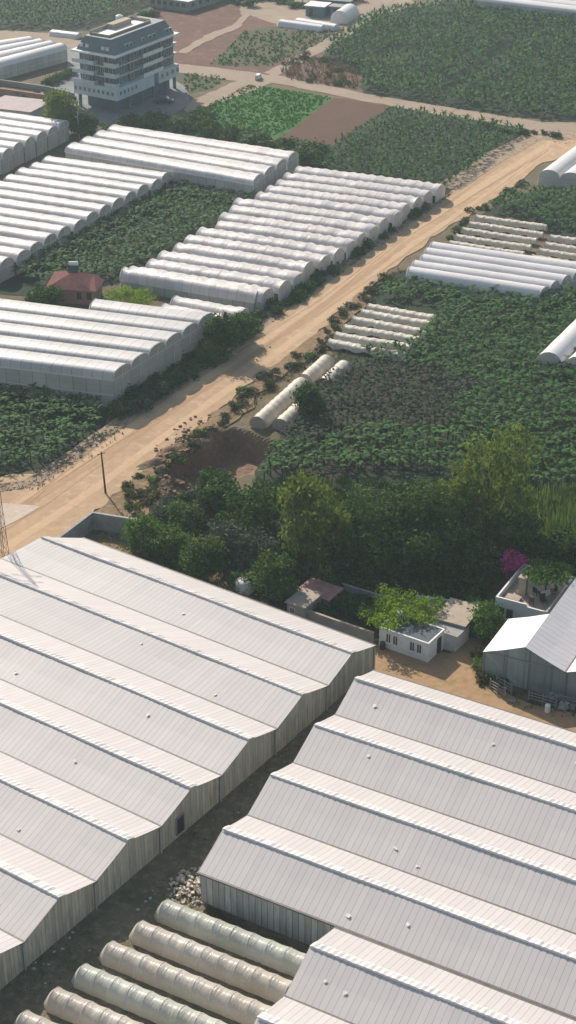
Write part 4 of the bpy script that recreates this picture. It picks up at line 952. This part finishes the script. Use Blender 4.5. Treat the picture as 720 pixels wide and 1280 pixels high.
for q in along([(200, 600), (165, 632), (215, 628), (260, 630), (190, 660)], 34, 3.0): shrub(q, rnd.uniform(.7, 1.8), rnd.choice(['weed', 'weed', 'mid', 'olive']), 'scrubby bush on the dry bank by the utility pole', 'bushes on the dry bank')
for q in along([(190, 680), (230, 690), (300, 690), (340, 740), (372, 745)], 26, 3.0): shrub(q, rnd.uniform(1.6, 3.0), rnd.choice(['mid', 'olive', 'dark', 'bright']), 'undergrowth shrub beneath the trees behind the left greenhouse', 'undergrowth behind the left greenhouse')
for q in along([(395, 765), (420, 762), (450, 775), (470, 770), (440, 750)], 20, 1.5): shrub(q, rnd.uniform(1.0, 2.0), rnd.choice(['olive', 'mid', 'dark']), 'shrub in the shaded walled garden', 'shrubs in the walled garden')
for q in along([(410, 738), (470, 738), (530, 735), (600, 738), (630, 728)], 16, 2): shrub(q, rnd.uniform(1.4, 2.6), rnd.choice(['olive', 'dark', 'dark']), 'shrub in the deep shade below the tree belt', 'shrubs below the tree belt')
for q in along([(600, 815), (604, 850), (625, 862)], 9, .8): shrub(q, rnd.uniform(.8, 1.4), rnd.choice(['bright', 'weed']), 'small green bush along the side of the white roofed greenhouse', 'bushes beside the white roofed greenhouse')
for q in along([(20, 120), (60, 124), (88, 128)], 9, .8): shrub(q, rnd.uniform(1.2, 1.9), 'dark', 'small shrub in the row by the pale walls at the left edge', 'row of shrubs by the pale walls')
for q in along([(55, 110), (72, 102), (90, 92)], 6, .6): shrub(q, rnd.uniform(1.4, 2.4), 'dark', 'dark round shrub left of the apartment building', 'shrubs left of the apartment building')
for q in along([(600, 158), (650, 168), (700, 172)], 12, 1.5): shrub(q, rnd.uniform(1.0, 2.0), rnd.choice(['mid', 'weed', 'dark']), 'scrubby bush between the gravel lane and the dirt road', 'bushes between lane and road')
for q in along([(555, 300), (590, 268), (622, 250), (655, 228)], 16, 1.2): shrub(q, rnd.uniform(.8, 1.6), rnd.choice(['weed', 'mid', 'dark']), 'bush between the dirt road and the thin ragged tunnels', 'bushes by the thin ragged tunnels')
for q in along([(350, 86), (380, 70), (400, 80), (440, 105), (370, 98)], 14, 2.5): shrub(q, rnd.uniform(1.0, 2.2), rnd.choice(['weed', 'weed', 'mid']), 'dry shrub on the fallow plot', 'dry shrubs on the fallow plot')
for q in along([(150, 45), (190, 18), (130, 50)], 10, 1.5): shrub(q, rnd.uniform(1.6, 2.6), 'dark', 'dark shrub lining the far left plantation', 'shrubs lining the far left plantation')
for q in along([(290, 6), (350, 4), (400, 8), (460, 2)], 14, 5): shrub(q, rnd.uniform(2, 3.6), 'dark', 'dark shrub on the far dusty lot', 'shrubs on the far lot')
for q in along([(655, 702), (685, 700), (715, 705)], 7, 1.5): shrub(q, rnd.uniform(1.8, 2.8), 'olive', 'grey green shrub behind the terrace tree', 'shrubs behind the terrace house')

# ------------------------------------------------------------------ banana plants
def banana(seed, hi=True, sc=1.0):
    g_ = random.Random(seed); V, Q = [], []
    nl = g_.randint(8, 10) if hi else 7
    for k in range(nl):
        a = k*2.4+g_.uniform(-.4, .4); el = g_.uniform(.35, 1.25); Lf = g_.uniform(1.35, 1.9); wd = g_.uniform(.17, .26) if hi else .26
        d = np.array([math.cos(a), math.sin(a)]); s_ = np.array([-d[1], d[0]]); n = 5 if hi else 3; p = np.array([0, 0, 1.7+g_.uniform(-.2, .2)]); b0 = len(V); an = el
        for i in range(n):
            t = i/(n-1); w = wd*math.sin(math.pi*min(1, .12+t*.86))**.6; fold = .10*(1-t)
            V.append((p[0]+s_[0]*w, p[1]+s_[1]*w, p[2]+fold-w*.25)); V.append(tuple(p)); V.append((p[0]-s_[0]*w, p[1]-s_[1]*w, p[2]+fold-w*.25))
            st_ = Lf/(n-1); p = p+np.array([d[0]*math.cos(an), d[1]*math.cos(an), math.sin(an)])*st_; an -= (1.9 if hi else 1.6)/(n-1)*g_.uniform(.7, 1.1)
        for i in range(n-1):
            o_ = b0+i*3; Q += [(o_, o_+1, o_+4, o_+3), (o_+1, o_+2, o_+5, o_+4)]
    return np.array(V)*sc, np.array(Q)
def stem_np(n=6):
    V = [(math.cos(a)*r_, math.sin(a)*r_, z) for z, r_ in ((0, .16), (1.0, .12), (1.85, .07)) for a in [k*2*math.pi/n for k in range(n)]]
    Q = [(i*n+k, i*n+(k+1) % n, (i+1)*n+(k+1) % n, (i+1)*n+k) for i in range(2) for k in range(n)]
    return np.array(V), np.array(Q)
fields = {
 'left': ([(-60, 478), (40, 486), (132, 512), (118, 545), (72, 574), (20, 590), (-60, 598)], 1.42, .78, 0, 'broad leaved banana plant in the plantation left of the dirt road'),
 'right': ([(512, 352), (560, 356), (690, 372), (780, 378), (780, 615), (640, 612), (520, 590), (330, 600), (335, 565), (400, 560), (460, 545), (560, 545), (590, 480), (470, 455), (440, 448), (470, 440), (512, 440), (552, 398), (548, 385), (462, 372)], 1.42, .78, 0, 'banana plant in the large plantation right of the dirt road'),
 'dry': ([(440, 460), (470, 455), (590, 480), (560, 545), (460, 545), (400, 560), (335, 565), (372, 530), (405, 480)], 1.25, .66, 1, 'dull sparse banana plant on the brown patch of the right plantation'),
 'mid': ([(208, 222), (322, 252), (158, 346), (60, 362), (18, 350), (20, 332), (110, 285)], 1.4, .78, 0, 'x'),
 'north': ([(494, 140), (656, 164), (556, 240), (380, 212), (412, 188)], 1.3, .68, 0, 'x'),
 'edge': ([(606, 268), (622, 256), (634, 250), (668, 238), (780, 252), (780, 305), (688, 288), (645, 268)], 1.4, .78, 0, 'x'),
 'far': ([(410, 58), (470, 18), (600, 2), (780, 26), (780, 148), (725, 152), (655, 146), (560, 132), (452, 114), (450, 92), (408, 74)], 1.35, .8, 0, 'x'),
 'far_left': ([(-60, -50), (190, -20), (184, 6), (112, 34), (-40, 38)], 1.6, .8, 0, 'x')}
gaps = [[(545, 122), (552, 126), (640, 62), (650, 50), (640, 50)], [(455, 68), (520, 62), (540, 66), (470, 76)]]
blockers = [(603, 620, 48), (392, 640, 38), (386, 500, 14)]
K0 = R(63); pts_all = []
for nme, (poly, sp, sc, mi, lb) in fields.items():
    W = [G(*p) for p in poly]; lo_ = np.min(W, 0)-5; hi2 = np.max(W, 0)+5; c = (lo_+hi2)/2; rad = np.linalg.norm(hi2-lo_)/2
    nr = int(rad/sp/.86)+1
    for i in range(-nr, nr+1):
        for j in range(-nr, nr+1):
            ra, rc = (.86, 1.42) if nme in ('far', 'north', 'mid', 'far_left') else (1, 1.12)
            q = c+unit(K0)*i*sp*ra+unit(K0+math.pi/2)*j*sp*rc+np.array([rnd.gauss(0, .22), rnd.gauss(0, .22)])
            x, y = PX(*q)
            if x < -40 or x > 765 or y < -45: continue
            if not in_poly(x, y, poly): continue
            if any(in_poly(x, y, g2) for g2 in gaps): continue
            if nme != 'dry' and rnd.random() < .04: continue
            pts_all.append((q[0], q[1], sc*rnd.uniform(.75, 1.2), mi, nme, x, y))
vis = [i for i, p in enumerate(pts_all) if 5 < p[5] < 715 and p[4] in ('left', 'right', 'dry') and not any(abs(p[5]-b[0]) < b[2] and abs(p[6]-b[1]) < 55 for b in blockers)]
vis.sort(key=lambda i: -pts_all[i][6]); single = set(vis[:300])
sv, sq = stem_np(); STM = np_mesh('pseudostem', sv, sq, [M['stem']])
HI = [banana(200+k) for k in range(5)]; LO = [banana(300+k, False) for k in range(4)]
CRN = [[np_mesh('leaf_crown', v, q, [M[m_]]) for v, q in HI] for m_ in ('banana', 'banana_dry')]
GR = {'left': 'banana plants left of the road', 'right': 'banana plants of the right plantation', 'dry': 'sparse banana plants on the brown patch'}
for i in single:
    X, Y, s, mi, nme, _, _ = pts_all[i]
    r_ = bpy.data.objects.new('banana_plant', None); COL.objects.link(r_); r_.location = (X, Y, 0); r_.scale = (s, s, s); r_.rotation_euler = (0, 0, rnd.uniform(0, 6.28))
    tag(r_, fields[nme][4], 'banana plant', GR[nme])
    for n2, me in (('pseudostem', STM), ('leaf_crown', CRN[mi][rnd.randrange(5)])):
        o_ = bpy.data.objects.new(n2, me); COL.objects.link(o_); o_.parent = r_
VV, QQ, MI = [], [], []; off = 0
rest = [p for i, p in enumerate(pts_all) if i not in single]
print('banana plants', len(pts_all), 'single', len(single))
for (X, Y, s, mi, nme, x, y) in rest:
    v, q = (HI[rnd.randrange(5)] if nme in ('left', 'right', 'dry', 'mid', 'edge') else LO[rnd.randrange(4)])
    a = rnd.uniform(0, 6.28); ca, sa = math.cos(a)*s, math.sin(a)*s
    w = np.empty_like(v); w[:, 0] = v[:, 0]*ca-v[:, 1]*sa+X; w[:, 1] = v[:, 0]*sa+v[:, 1]*ca+Y; w[:, 2] = v[:, 2]*s
    VV.append(w); QQ.append(q+off); MI.append(np.full(len(q), mi)); off += len(v)
me = np_mesh('banana_plantation', np.concatenate(VV), np.concatenate(QQ), [M['banana'], M['banana_dry']], np.concatenate(MI))
tag(np_obj('banana_plantation', me), 'dense green banana plantations filling the fields between and beyond the tunnels', kind='stuff')

# ------------------------------------------------------------------ grass, reeds, stones, straw
def tufts(name, label, areas, mat, hmin, hmax, w, per=5, lean=.5):
    """areas: (px polygon, plants per m2)"""
    C = []
    for poly, dens in areas:
        W = [G(*p) for p in poly]; lo_ = np.min(W, 0); hi2 = np.max(W, 0); n = int((hi2[0]-lo_[0])*(hi2[1]-lo_[1])*dens)
        for _ in range(n):
            X, Y = rnd.uniform(lo_[0], hi2[0]), rnd.uniform(lo_[1], hi2[1]); x, y = PX(X, Y)
            if in_poly(x, y, poly): C.append((X, Y, max(-3.3, hgt(X, Y)) if abs(X-PC[0]) < 17 and abs(Y-PC[1]) < 17 else 0))
    C = np.repeat(np.array(C), per, 0); n = len(C); a = rng.uniform(0, 6.28, n); h = rng.uniform(hmin, hmax, n)
    C = C+np.stack([rng.normal(0, .12, n), rng.normal(0, .12, n), np.zeros(n)], 1)
    s_ = np.stack([-np.sin(a), np.cos(a), np.zeros(n)], 1)*w; t = np.stack([np.cos(a)*h*lean, np.sin(a)*h*lean, h], 1)
    V = np.stack([C-s_, C+s_, C+t*.6+s_*.7+np.array([0, 0, .05]), C+t], 1)
    me = np_mesh(name, V.reshape(-1, 3), np.arange(n*4).reshape(-1, 4), [mat]); return tag(np_obj(name, me), label, kind='stuff')
tufts('roadside_grass', 'scrubby grass and weeds along the dirt road and banks', [
  ([(140, 520), (250, 440), (330, 385), (550, 236), (562, 246), (400, 362), (300, 432), (200, 500), (150, 530)], 2.5),
  ([(180, 600), (230, 560), (300, 505), (400, 430), (450, 375), (500, 335), (520, 345), (460, 378), (410, 440), (310, 515), (240, 560), (200, 610)], 2.5),
  ([(150, 640), (200, 596), (250, 600), (330, 620), (300, 700), (230, 720), (180, 700), (120, 660)], 2.2),
  ([(120, 668), (200, 690), (330, 750), (300, 750), (180, 708), (110, 688)], 2.0),
  ([(410, 448), (420, 432), (520, 450), (500, 460)], 2.0),
  ([(60, 590), (120, 548), (150, 530), (160, 540), (100, 582), (66, 600)], 1.2),
  ([(0, 606), (40, 600), (95, 564), (150, 524), (160, 532), (100, 577), (45, 614), (0, 618)], 2.0),
  ([(600, 830), (640, 868), (720, 892), (720, 900), (640, 885), (596, 850)], 2.5)], LEAF['weed'], .15, .5, .05)
tufts('reeds', 'bright green reeds and tall grass at the right edge, below the bananas', [([(640, 622), (780, 612), (780, 700), (690, 700), (645, 668)], 5)], LEAF['reed'], 1.0, 2.2, .09, 5, .25)
tufts('crop_leaves', 'leaves of the bright green low crop field', [([(238, 142), (312, 106), (414, 122), (358, 164), (300, 186), (240, 168)], 2.2)], m_leaf('crop_leaf', (.05, .17, .025), (.08, .23, .04), .3), .2, .45, .12)
tufts('meadow_grass', 'thin grass of the far meadow', [([(305, 40), (420, 36), (405, 52), (335, 84), (262, 82)], .7), ([(228, 90), (285, 97), (262, 112), (232, 118)], .7), ([(110, 45), (190, 15), (200, 40), (150, 60)], .3)], LEAF['mid'], .2, .6, .15)
tufts('dry_stalks', 'dry pale stalks standing on the fallow plot', [([(350, 88), (392, 72), (448, 76), (448, 112), (362, 100)], .8)], M['straw'], .6, 1.4, .08)
tufts('undergrowth', 'dark undergrowth beneath the tree belt', [([(320, 600), (700, 610), (720, 720), (640, 730), (560, 745), (420, 740), (350, 720), (300, 660)], 2.2)], LEAF['dark'], .4, 1.2, .12)
tufts('weeds', 'green weeds between the foreground tunnels', [([(80, 1215), (110, 1215), (320, 1300), (280, 1300)], 9), ([(0, 1240), (90, 1150), (140, 1180), (60, 1260)], 2.5), ([(230, 1040), (400, 900), (440, 900), (330, 1000), (200, 1140)], 2.5), ([(300, 1195), (420, 1215), (400, 1235), (300, 1215)], 3)], LEAF['mid'], .1, .4, .04)
tufts('straw_litter', 'dry straw lying round the white plastic heap', [([(195, 1110), (225, 1075), (262, 1120), (330, 1180), (250, 1150), (205, 1130)], 10), ([(250, 1150), (380, 1215), (370, 1222), (240, 1160)], 5), ([(320, 1225), (352, 1240), (340, 1262), (310, 1250)], 6)], M['straw'], .05, .22, .04, 5, 2.0)

def rocks(name, label, areas, mat, smin, smax, kind='stuff'):
    V, Q = [], []; n = 0
    cube = np.array([(x, y, z) for z in (-.5, .5) for (x, y) in ((-1, -1), (1, -1), (1, 1), (-1, 1))])*.5
    cq = np.array([(0, 1, 2, 3), (4, 7, 6, 5), (0, 4, 5, 1), (1, 5, 6, 2), (2, 6, 7, 3), (3, 7, 4, 0)])
    for poly, cnt in areas:
        W = [G(*p) for p in poly]; lo_ = np.min(W, 0); hi2 = np.max(W, 0); k = 0; tries = 0
        while k < cnt and tries < cnt*40:
            tries += 1; X, Y = rnd.uniform(lo_[0], hi2[0]), rnd.uniform(lo_[1], hi2[1]); x, y = PX(X, Y)
            if not in_poly(x, y, poly): continue
            k += 1; s = rnd.uniform(smin, smax)*rnd.random()**.6; a = rnd.uniform(0, 6.28); w = cube*s*rng.uniform(.6, 1.4, (8, 3)); ca, sa = math.cos(a), math.sin(a)
            z = hgt(X, Y) if abs(X-PC[0]) < 17 and abs(Y-PC[1]) < 17 else 0.2 if False else 0
            V.append(np.stack([w[:, 0]*ca-w[:, 1]*sa+X, w[:, 0]*sa+w[:, 1]*ca+Y, w[:, 2]+s*.25+z+.04], 1)); Q.append(cq+n); n += 8
    me = np_mesh(name, np.concatenate(V), np.concatenate(Q), [mat]); return tag(np_obj(name, me), label, kind=kind)
rocks('rubble', 'grey stones and rubble along the road edges', [
  ([(0, 604), (40, 600), (95, 562), (150, 522), (160, 532), (100, 575), (45, 612), (0, 616)], 230),
  ([(600, 200), (650, 170), (720, 172), (720, 180), (660, 186), (610, 206)], 120), ([(205, 482), (270, 440), (340, 388), (350, 396), (280, 450), (215, 492)], 130)], M['verge_stone'], .12, .38)
rocks('soil_clods', 'pale earth clods on the roadside by the pit', [([(190, 560), (240, 520), (300, 515), (250, 560), (190, 590)], 130), ([(150, 625), (200, 600), (260, 600), (240, 640), (160, 650)], 160), ([(400, 240), (545, 240), (555, 250), (560, 262)], 8)], M['redearth'], .15, .6)
rocks('litter', 'scraps of plastic and debris in the dark alley between greenhouses', [([(20, 1230), (60, 1180), (110, 1150), (90, 1200), (40, 1250)], 40), ([(250, 1010), (400, 900), (380, 940), (260, 1060)], 30), ([(100, 1190), (250, 1060), (240, 1080), (120, 1200)], 25)], M['whitedull'], .06, .28)
# plank / red soil mound sheets
# heap of white plastic
def heap(px, py, r_, n, label, mat, name, cat, s0=.3, s1=.8, hh=1.0):
    c = G(px, py); mb = MB()
    for _ in range(n):
        a = rnd.uniform(0, 6.28); q = r_*rnd.random()**.6; x, y = c[0]+math.cos(a)*q, c[1]+math.sin(a)*q*1.2; z = hh*(1-q/r_)+.15; s = rnd.uniform(s0, s1)
        pts = [Vector((x, y, z))+Vector((rnd.gauss(0, 1), rnd.gauss(0, 1), rnd.gauss(0, .6))).normalized()*s*.5 for _ in range(8)]
        bm = bmesh.new(); vs = [bm.verts.new(p) for p in pts]; bmesh.ops.convex_hull(bm, input=vs); bm.verts.index_update()
        for f in bm.faces: mb.face([(v.co.x, v.co.y, max(.03, v.co.z)) for v in f.verts])
        bm.free()
    return tag(mb.build(name, mat, base=(*c, 0)), label, cat)
heap(240, 1110, 2.1, 170, 'heap of crumpled off white plastic at the corner of the corrugated greenhouse', M['film_cream'], 'plastic_heap', 'heap', .15, .55, .45)
heap(170, 652, 2.0, 30, 'heap of brown earth clods beside the enclosure wall', M['redearth'], 'earth_heap', 'heap', .4, 1.0, .6)
heap(482, 792, 1.0, 22, 'pile of odds and ends against the left end of the small white house', M['whitedull'], 'clutter_pile', 'clutter', .2, .5, .9)

# white tank among the shrubs
c = G(307, 738); WT2 = empty('water_tank', c); tag(WT2, 'white water tank with domed lid half hidden among the trees', 'water tank')
mb = MB(); mb.tube([(*c, 0), (*c, 1.15), (*c, 1.4), (*c, 1.5)], [1.15, 1.15, .85, .3], 16); mb.build('tank', M['whitedull'], WT2, True)
mb = MB(); mb.tube([(*c, 1.5), (*c, 1.6)], .32, 10); mb.build('lid', M['concrete'], WT2)
for (px, py, hh_, rr_, mt_, lb) in ((478, 812, .9, .3, 'dark', 'dark barrel at the left corner of the small white house'), (573, 792, .85, .28, 'whitedull', 'pale barrel beside the annex of the small white house')):
    c = G(px, py); mb = MB(); mb.tube([(*c, 0), (*c, hh_*.33), (*c, hh_*.36), (*c, hh_*.66), (*c, hh_*.7), (*c, hh_)], [rr_, rr_, rr_*1.06, rr_, rr_*1.06, rr_], 12); tag(mb.build('barrel', M[mt_], base=(*c, 0)), lb, 'barrel')
c = frh.xy(.9, 2.6); rt = empty('roof_tank', c, 2.43); tag(rt, 'small white tank standing on the dark roof of the small house', 'water tank')
mb = MB(); mb.tube([(*c, 2.6), (*c, 3.3), (*c, 3.4)], [.38, .38, .2], 12); mb.build('tank', M['white'], rt); mb = MB(); frk = Fr(c, ha); mb.box(frk, -.3, .3, -.3, .3, 2.43, 2.6); mb.build('stand', M['concrete'], rt)
# farm clutter in front of the net wall
def rack(px, py, ang, L_, label):
    c = G(px, py); fr = Fr(c, ang); rt = empty('metal_rack', c); tag(rt, label, 'rack')
    for z in (.45, .8, 1.15): mb = MB(); mb.box(fr, 0, L_, -.04, .04, z, z+.07); mb.box(fr, 0, L_, .9, .98, z, z+.07); mb.build('rail', M['metal'], rt)
    for u in (0, L_/2, L_-.1):
        mb = MB(); mb.box(fr, u, u+.09, -.06, .06, 0, 1.4); mb.box(fr, u, u+.09, .88, 1.0, 0, 1.4); mb.build('post', M['metal'], rt)
rack(660, 877, R(-28), 3.0, 'grey metal rack lying low before the net front, left of the white canister')
rack(612, 862, R(-50), 2.2, 'dark metal frame at the left corner of the net front')
rack(700, 882, R(-20), 2.4, 'metal rack at the right edge below the net front')
c = G(684, 891); mb = MB(); mb.tube([(*c, 0), (*c, .95), (*c, 1.05)], [.28, .28, .12], 12); tag(mb.build('canister', M['white'], base=(*c, 0)), 'upright white canister standing before the net front', 'canister')
for (px, py, s, lb) in ((692, 872, .9, 'grey sack nearest the white canister'), (708, 886, 1.2, 'grey tarpaulin bundle at the right edge below the net front'), (640, 880, .6, 'small dark bundle left of the low metal rack')):
    heap(px, py, s*.6, 10, lb, M['concrete'], 'bundle', 'bundle', s*.5, s, s*.4)
# pile of planks on roadside by the pit
# ------------------------------------------------------------------ haze, light, camera, world
hz = MB(); fr0 = Fr((0, 0), 0); hz.box(fr0, -5500, 5500, -1400, 8500, -4.0, 108.0)
m, nt, N, L = nm('haze_air'); v = N.new('ShaderNodeVolumePrincipled'); v.inputs['Color'].default_value = (.74, .92, .98, 1); v.inputs['Density'].default_value = .00021; v.inputs['Anisotropy'].default_value = .2
oo = N.new('ShaderNodeOutputMaterial'); L.new(v.outputs[0], oo.inputs['Volume'])
tag(hz.build('haze', m), 'pale blue haze in the air over the plain', kind='stuff')

SAZ = math.atan2(-.42, .907)   # azimuth of the sun, clockwise from +y
SEL = R(33)
w = bpy.data.worlds.new('World'); scene.world = w; w.use_nodes = True
nt = w.node_tree; bg = nt.nodes['Background']; sk = nt.nodes.new('ShaderNodeTexSky'); sk.sky_type = 'NISHITA'; sk.sun_disc = False
sk.sun_elevation = SEL; sk.sun_rotation = SAZ; sk.air_density = 1.3; sk.dust_density = 2.0
nt.links.new(sk.outputs[0], bg.inputs[0]); bg.inputs[1].default_value = .10
sd = bpy.data.lights.new('sun', 'SUN'); sd.energy = 4.8; sd.angle = R(.6); sd.color = (1, .91, .82)
so = bpy.data.objects.new('sun', sd); COL.objects.link(so)
dirv = Vector((math.sin(SAZ)*math.cos(SEL), math.cos(SAZ)*math.cos(SEL), math.sin(SEL)))
so.rotation_euler = (-dirv).to_track_quat('-Z', 'Y').to_euler()

cd = bpy.data.cameras.new('camera'); co = bpy.data.objects.new('camera', cd); COL.objects.link(co)
cd.sensor_fit = 'VERTICAL'; cd.sensor_height = 36; cd.lens = 36*F/1280; cd.clip_end = 12000; cd.clip_start = 1
co.location = (0, 0, CAMH); co.rotation_euler = (math.pi/2-PITCH, 0, 0); scene.camera = co
scene.render.resolution_x = 576; scene.render.resolution_y = 1024
vs = scene.view_settings; vs.view_transform = 'Standard'; vs.look = 'None'; vs.gamma = 1; vs.exposure = .45; vs.use_curve_mapping = False
